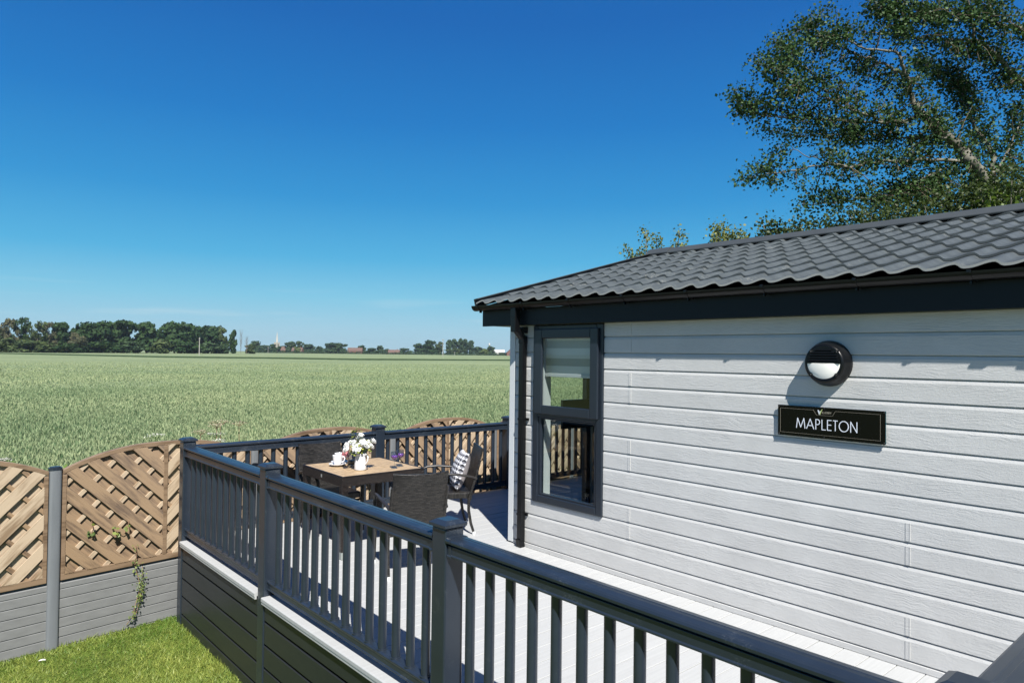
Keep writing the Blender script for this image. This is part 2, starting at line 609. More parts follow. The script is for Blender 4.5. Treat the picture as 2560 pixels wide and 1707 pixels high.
def lawn_grass():
    n = 68000
    P = np.stack([rng.uniform(-2.5, 1.6, n), rng.uniform(-5.2, -2.6, n)], 1)
    keep = P[:, 0] > -2.28 - .117 * (P[:, 1] + 3.7)
    P = P[keep]; n = len(P)
    patch = np.sin(P[:, 0] * 2.3 + 1.3 * np.sin(P[:, 1] * 1.9)) * np.sin(P[:, 1] * 2.7 + np.sin(P[:, 0] * 3.1))
    a = rng.uniform(0, 2 * PI, n)
    h = rng.uniform(.015, .036, n) * (1 + .25 * patch)
    w = rng.uniform(.003, .006, n)
    edge = np.exp(-(P[:, 0] + 2.28 + .117 * (P[:, 1] + 3.7)) / .10) + np.exp((P[:, 1] + 2.60) / .07)
    h = h * (1 + 1.3 * np.clip(edge, 0, 1) * rng.uniform(0, 1, n))
    lean = rng.normal(0, .024, (n, 2))
    V = np.empty((n, 3, 3))
    dx = np.stack([np.cos(a) * w, np.sin(a) * w, np.zeros(n)], 1)
    b = np.stack([P[:, 0], P[:, 1], np.full(n, LAWN - .002)], 1)
    V[:, 0] = b - dx; V[:, 1] = b + dx
    V[:, 2] = b + np.stack([lean[:, 0], lean[:, 1], h], 1)
    fine = np.sin(P[:, 0] * 9.1 + 2 * np.sin(P[:, 1] * 7)) * np.sin(P[:, 1] * 8.3 + 2 * np.sin(P[:, 0] * 6))
    tone = np.clip(.45 + .26 * patch + .16 * fine + rng.normal(0, .22, n), 0, 1)
    m = tone_mat('grass_blade', (.072, .148, .018), (.30, .335, .075), .5, .35, .3)
    o = np_mesh('grass', V.reshape(-1, 3), np.arange(n * 3).reshape(n, 3), m, tone)
    tag(o, 'short mown green grass beside the grey fence and dark deck skirt', 'grass', kind='stuff')


lawn_grass()
WTOP = -.36


def wheat():
    # the closed canopy far out, seen at a grazing angle: rows of little ridges
    m = bpy.data.materials.new('wheat_canopy')
    m.use_nodes = True
    n, l = m.node_tree.nodes, m.node_tree.links
    b = n['Principled BSDF']
    b.inputs['Roughness'].default_value = .85
    b.inputs['Specular IOR Level'].default_value = .1
    tc = n.new('ShaderNodeTexCoord')
    t1 = n.new('ShaderNodeTexNoise'); t1.inputs['Scale'].default_value = .035; t1.inputs['Detail'].default_value = 4
    t2 = n.new('ShaderNodeTexNoise'); t2.inputs['Scale'].default_value = 5; t2.inputs['Detail'].default_value = 4; t2.inputs['Roughness'].default_value = .75
    t3 = n.new('ShaderNodeTexNoise'); t3.inputs['Scale'].default_value = .6; t3.inputs['Detail'].default_value = 3
    for t in (t1, t2, t3):
        l.new(tc.outputs['Object'], t.inputs[0])
    c1 = n.new('ShaderNodeValToRGB')
    e = c1.color_ramp.elements
    e[0].position = .3; e[0].color = (.13, .17, .09, 1)
    e[1].position = .72; e[1].color = (.245, .275, .15, 1)
    ma = n.new('ShaderNodeMath'); ma.operation = 'MULTIPLY_ADD'; ma.inputs[1].default_value = .36
    mb_ = n.new('ShaderNodeMath'); mb_.operation = 'MULTIPLY_ADD'; mb_.inputs[1].default_value = .5; mb_.inputs[2].default_value = -.11
    l.new(t1.outputs[0], mb_.inputs[0])
    mc = n.new('ShaderNodeMath'); mc.operation = 'MULTIPLY_ADD'; mc.inputs[1].default_value = .22
    l.new(t3.outputs[0], mc.inputs[0]); l.new(mb_.outputs[0], mc.inputs[2])
    l.new(t2.outputs[0], ma.inputs[0]); l.new(mc.outputs[0], ma.inputs[2])
    l.new(ma.outputs[0], c1.inputs[0]); l.new(c1.outputs[0], b.inputs['Base Color'])
    bp = n.new('ShaderNodeBump'); bp.inputs['Strength'].default_value = .5; bp.inputs['Distance'].default_value = .25
    l.new(t2.outputs[0], bp.inputs['Height']); l.new(bp.outputs[0], b.inputs['Normal'])
    # far canopy sheet: from 55 m outwards; near sheet lies lower, between the stalks
    V, F = [], []
    dirs = [R(a) for a in range(95, 206, 3)]     # azimuth from the camera
    rr = [8.5, 14, 24, 40, 55, 90, 150, 260, 420, 620, 900, 1300, 2000]
    for a in dirs:
        for r_ in rr:
            x = CAM.x + math.cos(a) * r_; y = CAM.y + math.sin(a) * r_
            x = min(x, -3.4)
            z = WTOP - .21 if r_ < 50 else (WTOP - .09 if r_ < 100 else WTOP - .02)
            V.append((x, y, z))
    k = len(rr)
    for i in range(len(dirs) - 1):
        for j in range(k - 1):
            F.append((i * k + j, i * k + j + 1, (i + 1) * k + j + 1, (i + 1) * k + j))
    mb = MB().add(V, F, 0, True)
    o = mb.build('wheat_field_ground', m)
    tag(o, kind='structure')
    # stalks with ears
    VV, TT, MI = [], [], []
    def ring(r0, r1, dens, hs, ws):
        area = .5 * R(64) * (r1 * r1 - r0 * r0)
        n_ = int(area * dens)
        r_ = np.sqrt(rng.uniform(r0 * r0, r1 * r1, n_)); a = rng.uniform(R(118), R(182), n_)
        x = CAM.x + np.cos(a) * r_; y = CAM.y + np.sin(a) * r_
        ok = x < -3.6
        x, y = x[ok], y[ok]; n_ = len(x)
        if not n_: return
        big = np.sin(x * .21 + 1.7 * np.sin(y * .13)) * np.sin(y * .17 + 1.3 * np.sin(x * .11))
        top = WTOP + rng.normal(0, .05, n_) + .035 * big
        th = rng.uniform(0, 2 * PI, n_)
        # ear: narrow upright kite, leaning a little
        w = .011 * ws * rng.uniform(.8, 1.3, n_); hh = rng.uniform(.085, .13, n_) * hs
        d = np.stack([np.cos(th), np.sin(th), np.zeros(n_)], 1)
        lean = rng.normal(0, .03, (n_, 3)); lean[:, 2] = 0
        base = np.stack([x, y, top - hh], 1)
        tip = np.stack([x, y, top], 1) + lean
        mid = (base * .45 + tip * .55)
        q = np.stack([base, mid - d * w[:, None], tip, mid + d * w[:, None]], 1)
        VV.append(q); TT.append(np.clip(.5 + .3 * big + rng.normal(0, .14, n_), 0, 1)); MI.append(np.zeros(n_))
        # stem and flag leaf
        th2 = rng.uniform(0, 2 * PI, n_)
        d2 = np.stack([np.cos(th2), np.sin(th2), np.zeros(n_)], 1)
        p2 = np.stack([-d2[:, 1], d2[:, 0], np.zeros(n_)], 1)
        lw = (.0085 * ws * rng.uniform(.7, 1.3, n_))[:, None]
        b0 = np.stack([x, y, top - hh * 1.0 - .26], 1)
        b1 = np.stack([x, y, top - hh * .75 - rng.uniform(0, .06, n_)], 1) + d2 * rng.uniform(.015, .05, n_)[:, None]
        b2 = b1 + d2 * rng.uniform(.02, .07, n_)[:, None] + np.stack([np.zeros(n_), np.zeros(n_), rng.uniform(-.03, .07, n_)], 1)
        q = np.stack([b0, b1 - p2 * lw, b2, b1 + p2 * lw], 1)
        VV.append(q); TT.append(np.clip(.5 + .25 * big + rng.normal(0, .16, n_), 0, 1)); MI.append(np.ones(n_))
    ring(8.7, 20, 330, 1.0, 1.0)
    ring(20, 32, 240, 1.0, 1.15)
    ring(32, 50, 105, 1.1, 1.7)
    ring(50, 85, 26, 1.2, 2.9)
    ring(85, 150, 7, 1.4, 5)
    Q = np.concatenate(VV); n_ = len(Q)
    ear = tone_mat('wheat_ear', (.17, .232, .118), (.325, .362, .195), .7, .25, .2)
    lf = tone_mat('wheat_leaf', (.062, .128, .056), (.162, .246, .114), .6, .35, .3)
    o = np_mesh('wheat_crop', Q.reshape(-1, 3), np.arange(n_ * 4).reshape(n_, 4), [ear, lf], np.concatenate(TT), np.concatenate(MI))
    tag(o, 'wide field of pale green wheat stretching from the fence to the trees', 'wheat', kind='stuff')
    # dark grassy break across the far crop
    pts = [(-420, 5, 0), (-343, 26.4, 0), (-286, 43.5, 0), (-229.7, 57.5, 0), (-215, 82.6, 0), (-186, 100, 0), (-178, 160, 0), (-165, 240, 0)]
    mb = MB()
    v = []
    for x, y, _ in pts:
        d = Vector((x - CAM.x, y - CAM.y, 0)).normalized()
        for s_, z in ((0, WTOP + .004), (4.0, WTOP + .42), (9.5, WTOP + .004)):
            v.append((x - d.x * s_, y - d.y * s_, z if s_ else z))
    mb.add(v, [(i * 3 + k_, i * 3 + k_ + 1, i * 3 + k_ + 4, i * 3 + k_ + 3) for i in range(len(pts) - 1) for k_ in (0, 1)], 0, True)
    o = mb.build('field_margin', mat('rough_grass_margin', (.034, .056, .022), .9, .1, noise=(.4, .4), bump=(3, .8, .2)))
    tag(o, kind='structure')


wheat()

# ---------------------------------------------------------------- the lodge
PITCHB = .1488
LX1 = 9.0      # far end of the lodge
LY1 = 5.76     # rear wall
lodge = empty('lodge', (0, 0, 0))
tag(lodge, 'light grey boarded lodge with dark tiled roof and black gutter at right', 'holiday lodge')


def siding(mb, x0, x1, z0, z1):
    """boards with a sloping top edge and an undercut lower lip, one profile swept along the wall"""
    k0 = int(math.floor((z0 - .195) / PITCHB)) - 1
    prof = []
    for k in range(k0, k0 + 24):
        zb = .195 + k * PITCHB           # the line under a board
        zt = zb + PITCHB
        for (y, z) in ((.006, zb - .0001), (.006, zb + .0045), (-.009, zb + .0055), (-.010, zb + .0085), (-.010, zt - .024), (-.0045, zt - .004), (.006, zt - .0002)):
            if z0 <= z <= z1:
                prof.append((y, z))
    def yat(z):
        f = (z - .195) / PITCHB % 1 * PITCHB
        return .006 if f < .006 else (-.010 if f < PITCHB - .026 else -.004)
    prof = [(yat(z0), z0)] + prof + [(yat(z1), z1)]
    v = [(x0, y, z) for y, z in prof] + [(x1, y, z) for y, z in prof]
    n = len(prof)
    mb.add(v, [(i, n + i, n + i + 1, i + 1) for i in range(n - 1)])


WX0, WX1, WZ0, WZ1 = .356, 1.281, .488, 2.251
mb = MB()
siding(mb, .064, WX0, .004, 2.262)
siding(mb, WX1, LX1, .004, 2.262)
siding(mb, WX0, WX1, .004, WZ0)
mb.build('wall_siding', SIDING, lodge)
MB().box(.064, LX1, -.0155, -.002, .002, .042).build('base_trim', SIDING, lodge, bevel=.002)
# cover strips at the board ends
for x, k in ((1.567, 12), (1.567, 9), (1.567, 5), (1.567, 1), (3.82, 3), (3.82, -1), (6.1, 10), (6.1, 6)):
    zb = .195 + (k) * PITCHB
    z0 = max(.022, zb + .01)
    mb = MB()
    for q in (0, 1):
        za = z0 if q == 0 else zb + PITCHB + .012
        mb.box(x, x + .026, -.0125, -.004, za, zb + PITCHB * (q + 1) - .022)
        mb.box(x + .024, x + .0275, -.0142, -.004, za, zb + PITCHB * (q + 1) - .022)
    mb.build('joint_cover', SIDING, lodge)
# corner boards, inner shell, floor, ceiling, rear and far walls
mb = MB()
mb.box(-.017, .064, -.018, .0, .012, 2.26)
mb.box(-.017, .0, .0, .12, .012, 2.26)
mb.build('corner_trim', WHITEM, lodge, bevel=.004)
mb = MB()
mb.box(.064, WX0 + .03, .03, .13, .02, 2.40)
mb.box(WX1 - .03, LX1, .03, .13, .02, 2.40)
mb.box(WX0 + .03, WX1 - .03, .03, .13, .02, WZ0 + .03)
mb.box(WX0 + .03, WX1 - .03, .03, .13, WZ1 - .03, 2.40)
mb.box(.0, .10, 1.16, LY1, .02, 2.40)
mb.box(.0, .10, .12, 1.16, 2.12, 2.40)
mb.box(.0, .10, .12, .17, .02, 2.12)
mb.box(LX1 - .1, LX1, .13, LY1, .02, 2.40)
mb.box(.1, LX1 - .1, LY1 - .1, LY1, .02, 2.40)
mb.build('inner_wall', INNER, lodge)
mb = MB()
mb.box(.1, LX1 - .1, .13, LY1 - .1, -.06, .03)
mb.build('floor', CARPET, lodge)
mb = MB()
mb.box(.1, LX1 - .1, .13, LY1 - .1, 2.41, 2.44)
mb.build('ceiling', INNER, lodge)
# the plinth that hides the chassis
mb = MB()
mb.box(0.0, LX1, .012, .03, LAWN, .02)
mb.build('plinth', WHITEM, lodge)

# front glazing
gd = MB()
for (y0, y1) in ((.17, .24), (1.09, 1.16)):
    gd.box(.0, .07, y0, y1, .03, 2.12)
gd.box(.0, .07, .24, 1.09, .03, .10)
gd.box(.0, .07, .24, 1.09, 2.05, 2.12)
dr = gd.build('patio_door', WINF, lodge, bevel=.004)
MB().box(.03, .036, .24, 1.09, .10, 2.05).build('pane', PANE, dr)
MB().box(.075, .105, .66, 1.16, 1.14, 1.46).build('dark_slab', mat('dark_panel', (.02, .025, .02), .3, .5), dr)  # plain dark slab just inside the door glass, identity unknown

# side window
win = empty('window'); win.parent = lodge
f = MB()
yo, yi = -.032, .03
f.box(WX0, WX0 + .075, yo, yi, WZ0, WZ1)
f.box(WX1 - .075, WX1, yo, yi, WZ0, WZ1)
f.box(WX0 + .075, WX1 - .075, yo, yi, WZ0, WZ0 + .075)
f.box(WX0 + .075, WX1 - .075, yo, yi, WZ1 - .05, WZ1)
f.box(WX0 + .075, WX1 - .075, yo, yi, 1.335, 1.395)
f.build('frame', WINF, win, bevel=.009)
# glazing bead of the lower light
f = MB()
for a in ((WX0 + .075, WX0 + .113, .563, 1.335), (WX1 - .105, WX1 - .075, .563, 1.335), (WX0 + .113, WX1 - .105, .563, .582), (WX0 + .113, WX1 - .105, 1.318, 1.335)):
    f.box(a[0], a[1], -.02, .024, a[2], a[3])
f.build('glazing_bead', WINF, win, bevel=.005)
f = MB()
sx0, sx1, sz0, sz1 = .398, 1.243, 1.372, 2.212
f.box(sx0, sx0 + .108, -.062, -.034, sz0, sz1)
f.box(sx1 - .095, sx1, -.062, -.034, sz0, sz1)
f.box(sx0 + .108, sx1 - .095, -.062, -.034, sz0, sz0 + .088)
f.box(sx0 + .108, sx1 - .095, -.062, -.034, sz1 - .092, sz1)
f.build('sash', WINF, win, bevel=.008)
MB().box(WX0 + .11, WX1 - .10, 0, .006, .575, 1.325).build('pane', PANE, win)
MB().box(sx0 + .10, sx1 - .09, -.03, -.024, sz0 + .08, sz1 - .085).build('pane', PANE, win)
f = MB()
f.box(WX0 + .075, WX0 + .09, .03, .135, WZ0 + .03, WZ1 - .03)
f.box(WX1 - .09, WX1 - .075, .03, .135, WZ0 + .03, WZ1 - .03)
f.box(WX0 + .09, WX1 - .09, .03, .15, WZ0 + .03, WZ0 + .05)
f.build('reveal', WHITEM, win)
# striped day and night blind hanging inside
bl = empty('roller_blind', (0, .055, 0))
tag(bl, 'pale striped roller blind half lowered inside the dark framed window', 'blind')
f = MB()
bz = 2.20
cloth = [mat('blind_cloth', (.62, .63, .60), .8, .1), mat('blind_sheer', (.36, .38, .36), .8, .1)]
for i, h in enumerate((.10, .075, .10, .075, .075)):
    f.box(WX0 + .10, WX1 - .10, 0 + (i % 2) * .002, .003 + (i % 2) * .002, bz - h, bz, i % 2)
    bz -= h
f.build('fabric', cloth, bl)
MB().box(WX0 + .10, WX1 - .10, -.012, .014, bz - .035, bz).build('bottom_bar', WHITEM, bl, bevel=.004)

# eaves
ESL = .2668                     # roof slope
EY, EZ = -.205, 2.488           # tile edge
RY = 2.88
RZ = EZ + (RY - EY) * ESL
VX = -.375
mb = MB()
mb.box(-.355, LX1 + .3, -.105, -.085, 2.255, 2.425)
mb.build('fascia', FASC, lodge, bevel=.003)
mb = MB()
mb.box(-.345, LX1 + .3, -.085, .0, 2.262, 2.274)
mb.box(-.35, -.02, .0, LY1, 2.262, 2.274)
mb.box(-.02, LX1 + .3, LY1, LY1 + .2, 2.262, 2.274)
mb.build('soffit', FASC, lodge)
mb = MB()
for s in (0, 1):
    y0, y1 = (-.105, RY) if s == 0 else (2 * RY + .105, RY)
    v = []
    for x in (-.372, -.352):
        v += [(x, y0, 2.255), (x, y0, 2.44), (x, y1, RZ - .04), (x, y1, RZ - .22)]
    mb.add(v, [(0, 1, 2, 3), (4, 7, 6, 5), (0, 4, 5, 1), (1, 5, 6, 2), (2, 6, 7, 3), (3, 7, 4, 0)])
mb.build('bargeboard', FASC, lodge)
# gable wall above the front
mb = MB()
mb.add([(.02, 0, 2.27), (.02, LY1, 2.27), (.02, RY, RZ - .1)], [(0, 2, 1)])
mb.build('gable', SIDING, lodge)

# tiled roof: every course a row of rolls, with a lip over the course below
def roll(t):
    t = t % 1.0
    # gentle rise from the pan up to the roll, then a quick drop
    if t < .68:
        a = t / .68
        return (1 - math.cos(PI * a)) / 2
    if t < .90:
        a = (t - .68) / .22
        return (1 + math.cos(PI * a)) / 2
    return 0.0


def roof_side(sgn, res):
    P = .1998
    x0, x1 = VX + .02, LX1 + .35
    xs = []
    k = 0
    ph = (3.552 - .68 * P) % P
    x = x0
    while x < x1:
        xs.append(x); x += P / res
    xs.append(x1)
    xs = np.array(xs)
    h = np.array([roll((x - ph) / P) for x in xs]) * .027
    nc = 10
    cy = .362
    rows = []
    for j in range(nc):
        ya = EY + cy * j; yb = min(EY + cy * (j + 1), RY)
        if ya >= RY: break
        lift = .019
        rows.append((ya - .006, EZ + ESL * (ya - EY) + lift - .017))
        rows.append((ya - .007, EZ + ESL * (ya - EY) + lift - .002))
        rows.append((ya, EZ + ESL * (ya - EY) + lift))
        rows.append((yb, EZ + ESL * (yb - EY)))
    n = len(xs)
    jit = rng.normal(0, .0016, (len(rows), 1))
    V = np.empty((len(rows), n, 3))
    for i, (y, z) in enumerate(rows):
        yy = y if sgn == 0 else 2 * RY - y
        V[i, :, 0] = xs; V[i, :, 1] = yy; V[i, :, 2] = z + h
    F, MIx = [], []
    for i in range(len(rows) - 1):
        a = np.arange(n - 1)
        q = np.stack([i * n + a, i * n + a + 1, (i + 1) * n + a + 1, (i + 1) * n + a], 1)
        if sgn: q = q[:, ::-1]
        F.append(q); MIx.append(np.full(n - 1, 1 if i == 0 else 0))
    return V.reshape(-1, 3), np.concatenate(F), np.concatenate(MIx)


V0, F0, M0 = roof_side(0, 14)
roof = np_mesh('roof', V0, F0, [ROOF, LIP], mi=M0, smooth=True, parent=lodge)
roof.data.set_sharp_from_angle(angle=R(38))
V1, F1, M1 = roof_side(1, 8)
np_mesh('rear_slope', V1, F1, [ROOF, LIP], mi=M1, smooth=True, parent=roof)
# underlay so no light comes through the tiles
mb = MB()
for s in (0, 1):
    ya = EY + .03 if s == 0 else 2 * RY - EY - .03
    mb.add([(VX + .03, ya, EZ - .03), (LX1 + .3, ya, EZ - .03), (LX1 + .3, RY, RZ - .03), (VX + .03, RY, RZ - .03)], [(0, 1, 2, 3)])
mb.build('underlay', FASC, roof)
# ridge cap
prof = [(-.115, -.025), (-.118, -.008), (-.06, .045), (-.03, .06), (.03, .06), (.06, .045), (.118, -.008), (.115, -.025)]
mb = MB()
mb.prism(prof, (VX - .005, RY, RZ + .03), (LX1 + .4, RY, RZ + .03), (0, 1, 0), (0, 0, 1))
mb.build('ridge_cap', ROOFT, roof, bevel=.006)
mb = MB()
mb.prism([(a * 1.08, b * 1.12) for a, b in prof], (VX - .02, RY, RZ + .036), (VX + .33, RY, RZ + .036), (0, 1, 0), (0, 0, 1))
mb.build('ridge_end_cap', ROOFT, roof, bevel=.006)
# verge trim
for s in (0, 1):
    mb = MB()
    sl = Vector((0, 1 if s == 0 else -1, ESL)).normalized()
    nn = Vector((0, -ESL if s == 0 else ESL, 1)).normalized()
    A = Vector((VX, EY if s == 0 else 2 * RY - EY, EZ)); B = Vector((VX, RY, RZ))
    mb.prism([(-.012, -.035), (-.012, .058), (.055, .066), (.057, .058), (-.004, .048), (-.004, -.035)], A, B, (1, 0, 0), nn)
    mb.build('verge_trim', ROOFT, roof)

# gutter, brackets, downpipe
def arc(r, a0, a1, n):
    return [(r * math.cos(a0 + (a1 - a0) * i / n), r * math.sin(a0 + (a1 - a0) * i / n)) for i in range(n + 1)]


gy, gz = -.163, 2.474
mb = MB()
prof = arc(.054, PI, 2 * PI, 12) + [(.05, 0)] + arc(.050, 2 * PI, PI, 12) + [(-.05, .0)]
mb.prism(prof, (-.425, gy, gz), (LX1 + .3, gy, gz), (0, 1, 0), (0, 0, 1), smooth=False)
mb.prism(arc(.056, PI, 2 * PI, 12), (-.428, gy, gz), (-.39, gy, gz), (0, 1, 0), (0, 0, 1))
gut = mb.build('gutter', BLACK, lodge, bevel=0)
bxs = [-.33, .36] + [1.001 + .645 * i for i in range(12)]
for x in bxs:
    mb = MB()
    mb.prism(arc(.0575, PI, 2 * PI, 12) + arc(.051, 2 * PI, PI, 12), (x - .012, gy, gz), (x + .012, gy, gz), (0, 1, 0), (0, 0, 1))
    mb.box(x - .012, x + .012, gy - .062, gy - .048, gz - .012, gz + .008)
    mb.box(x - .01, x + .01, gy + .03, -.106, gz - .06, gz - .02)
    mb.box(x - .006, x + .006, gy - .02, gy + .01, gz - .075, gz - .055)
    mb.build('gutter_bracket', BLACK, gut, bevel=.002)
mb = MB()
for x in (.121, .308):
    mb.prism(arc(.0585, PI, 2 * PI, 12) + arc(.051, 2 * PI, PI, 12), (x - .014, gy, gz), (x + .014, gy, gz), (0, 1, 0), (0, 0, 1))
mb.prism(arc(.0572, PI, 2 * PI, 12) + arc(.051, 2 * PI, PI, 12), (.135, gy, gz), (.294, gy, gz), (0, 1, 0), (0, 0, 1))
un = MB()
for x in (4.62, 4.86):
    un.prism(arc(.066, PI, 2 * PI, 12) + arc(.051, 2 * PI, PI, 12), (x - .03, gy, gz), (x + .03, gy, gz), (0, 1, 0), (0, 0, 1))
un.prism(arc(.0585, PI, 2 * PI, 12) + arc(.051, 2 * PI, PI, 12), (4.65, gy, gz), (4.83, gy, gz), (0, 1, 0), (0, 0, 1))
mb.box(.19, .262, gy - .036, gy + .036, 2.33, gz - .045)
mb.build('outlet', BLACK, gut, bevel=.004)
un.build('gutter_union', BLACK, gut, bevel=.004)
dp = MB()
c = .226
def sq(p0, p1, w, d):
    """square pipe piece between two points in the plane x = c"""
    p0, p1 = Vector(p0), Vector(p1)
    t = (p1 - p0); L = t.length; t.normalize()
    u = Vector((1, 0, 0)); v = t.cross(u)
    dp.obox((p0 + p1) / 2, u * w / 2, v * d / 2, t * (L / 2))
sq((c, gy, 2.40), (c, gy, 2.185), .068, .068)
sq((c, gy, 2.23), (c, -.055, 2.12), .064, .06)
sq((c, -.055, 2.15), (c, -.055, 0.06), .061, .061)
sq((c, -.055, 2.14), (c, -.055, 2.07), .069, .069)
pipe = dp.build('downpipe', BLACK, lodge, bevel=.006)
MB().box(c - .036, c + .036, -.091, -.019, 2.175, 2.24).build('pipe_elbow', BLACK, pipe, bevel=.006)
mb = MB()
mb.obox((c, -.062, .045), (.033, 0, 0), (0, .033, 0), (0, -.008, .04))
mb.build('pipe_shoe', BLACK, pipe, bevel=.006)
for z in (1.30, .335):
    mb = MB()
    mb.box(c - .034, c + .034, -.089, -.012, z - .012, z + .012)
    mb.box(c + .034, c + .062, -.03, -.012, z - .012, z + .012)
    mb.build('pipe_clip', BLACK, pipe, bevel=.002)

# ---------------------------------------------------------------- wall lamp and name sign
lamp = empty('bulkhead_lamp', (3.333, -.011, 1.922))
tag(lamp, 'round black bulkhead lamp with slatted eyelid and white diffuser', 'wall lamp')
mb = MB()
mb.lathe([(.158, .011), (.158, -.018), (.153, -.034), (.142, -.055), (.137, -.075), (.134, -.088), (.125, -.094), (.113, -.094), (.110, -.086), (.05, -.084), (.0001, -.084)], (0, 0, 0), 48, 'y')
mb.build('body', BLACK, lamp)
mb = MB()
n_ = 20
pts = [(.1135 * math.cos(PI + PI * i / n_), .1135 * math.sin(PI + PI * i / n_)) for i in range(n_ + 1)]
V = [(x, -.0925, z + .008) for x, z in pts]; 
inner = [(x * .62, -.106, z * .62 + .008 - .008) for x, z in pts]
mb.add(V + inner + [(0, -.108, -.002)], [(i, i + 1, n_ + 2 + i, n_ + 1 + i) for i in range(n_)] + [(n_ + 1 + i, n_ + 2 + i, 2 * n_ + 2) for i in range(n_)] , 0, True)
mb.add(V + inner, [(0, n_ + 1, 2 * n_ + 1, n_)])
mb.build('diffuser', mat('opal_diffuser', (.86, .84, .78), .3, .5), lamp)
mb = MB()
pts = [(.112 * math.cos(PI * i / 20), .112 * math.sin(PI * i / 20)) for i in range(21)]
mb.prism([(a, b + .008) for a, b in pts], (0, -.086, 0), (0, -.096, 0), (1, 0, 0), (0, 0, 1))
for k in range(5):
    z = .020 + k * .0175
    w = math.sqrt(.106 ** 2 - (z) ** 2)
    mb.obox((0, -.101, z), (w, 0, 0), (0, .008, -.004), (0, .001, .0032))
mb.box(-.112, .112, -.104, -.086, .0, .009)
mb.build('eyelid', BLACK, lamp, bevel=.0015)
for a in (42, 138, 222, 318):
    mb = MB()
    mb.lathe([(.0001, -.104), (.006, -.103), (.008, -.098)], (.118 * math.cos(R(a)), 0, .118 * math.sin(R(a))), 10, 'y')
    mb.lathe([(.013, -.099), (.016, -.092), (.017, -.08)], (.118 * math.cos(R(a)), 0, .118 * math.sin(R(a))), 12, 'y')
    mb.build('screw', BLACK, lamp)

SX0, SX1, SZ0, SZ1, SY = 2.97, 3.708, 1.401, 1.618, -.033
sign = empty('name_sign', (SX0, SY, SZ0))
tag(sign, 'glossy black name plate reading MAPLETON under the round wall lamp', 'sign')
SW, SH = SX1 - SX0, SZ1 - SZ0
m_pl = mat('black_acrylic', (.0022, .0024, .0028), .08, .22)
mb = MB().box(0, SW, 0, .004, 0, SH)
mb.build('plate', m_pl, sign, bevel=.001)
MB().box(0.0, SW, .004, .0075, 0.0, SH).build('backing', mat('teal_acrylic_edge', (.03, .16, .19), .2, .5), sign)


def strokes(mb, segs, ox, oz, sx, sz, w, y=-.0012):
    """flat lettering from strokes, 1 mm proud of the plate"""
    y0 = y
    for s in segs:
        pts = [Vector((ox + a * sx, 0, oz + b * sz)) for a, b in s]
        for p, q in zip(pts[:-1], pts[1:]):
            d = (q - p)
            L = d.length
            if L < 1e-6: continue
            d.normalize()
            y -= .00003
            nrm = Vector((-d.z, 0, d.x))
            mb.obox((p + q) / 2 + Vector((0, y / 2, 0)), d * (L / 2 + w * .35), nrm * (w / 2), (0, -y / 2 - .0001, 0))


def ell(cx, cz, rx, rz, a0=0, a1=360, n=18):
    return [(cx + rx * math.cos(R(a0 + (a1 - a0) * i / n)), cz + rz * math.sin(R(a0 + (a1 - a0) * i / n))) for i in range(n + 1)]


G = {
    'M': (1.0, [[(0, 0), (.13, 1), (.5, .08), (.87, 1), (1, 0)]]),
    'A': (.82, [[(0, 0), (.41, 1), (.82, 0)], [(.14, .33), (.68, .33)]]),
    'P': (.5, [[(.04, 0), (.04, 1), (.22, 1)] + ell(.22, .74, .26, .26, 90, -90, 10) + [(.04, .48)]]),
    'L': (.42, [[(.04, 1), (.04, 0), (.44, 0)]]),
    'E': (.48, [[(.46, 1), (.04, 1), (.04, 0), (.46, 0)], [(.04, .53), (.44, .53)]]),
    'T': (.46, [[(0, 1), (.46, 1)], [(.23, 1), (.23, 0)]]),
    'O': (1.0, [ell(.5, .5, .5, .51, 0, 360, 24)]),
    'N': (.72, [[(.04, 0), (.04, 1), (.7, 0), (.7, 1)]]),
    'I': (.1, [[(.05, 0), (.05, 1)]]),
    'R': (.5, [[(.04, 0), (.04, 1), (.22, 1)] + ell(.22, .74, .24, .26, 90, -90, 8) + [(.04, .48)], [(.22, .48), (.48, 0)]]),
    'B': (.5, [[(.04, 0), (.04, 1), (.2, 1)] + ell(.2, .76, .22, .24, 90, -90, 8) + [(.04, .52)], [(.2, .52)] + ell(.22, .26, .25, .26, 90, -90, 8) + [(.04, 0)]]),
    'Y': (.6, [[(0, 1), (.3, .5), (.6, 1)], [(.3, .5), (.3, 0)]]),
}


def word(txt, x0, x1, z, h, w, name, material, gap=.2):
    tot = sum(G[c][0] for c in txt) + gap * (len(txt) - 1)
    k = (x1 - x0) / tot
    mb = MB()
    x = x0
    for c in txt:
        strokes(mb, G[c][1], x, z, k, h, w)
        x += (G[c][0] + gap) * k
    return mb.build(name, material, sign)


LET = mat('white_lettering', (.60, .63, .70), .4, .5)
GOLD = mat('champagne_line', (.26, .235, .19), .4, .5)
word('MAPLETON', .19 * SW, .757 * SW, .285 * SH, .315 * SH, .0052, 'lettering', LET, .2)
mb = MB()
bx0, bx1, bz0, bz1 = .026 * SW, .956 * SW, .105 * SH, .895 * SH
strokes(mb, [[(bx0, bz1), (.355 * SW, bz1), (.385 * SW, .74 * SH), (.535 * SW, .74 * SH), (.56 * SW, bz1), (bx1, bz1), (bx1, bz0), (bx0, bz0), (bx0, bz1)]], 0, 0, 1, 1, .001)
mb.build('border_line', GOLD, sign)
word('ILLERBY', .437 * SW, .525 * SW, .805 * SH, .055 * SH, .0016, 'small_lettering', GOLD, .16)
mb = MB()
ex, ez = .395 * SW, .765 * SH
mb.prism([(0, .030), (.007, .030), (.0125, .012), (.017, .026), (.0205, .017), (.0135, -.002), (.011, -.002)], (ex, 0, ez), (ex, -.0012, ez), (1, 0, 0), (0, 0, 1))
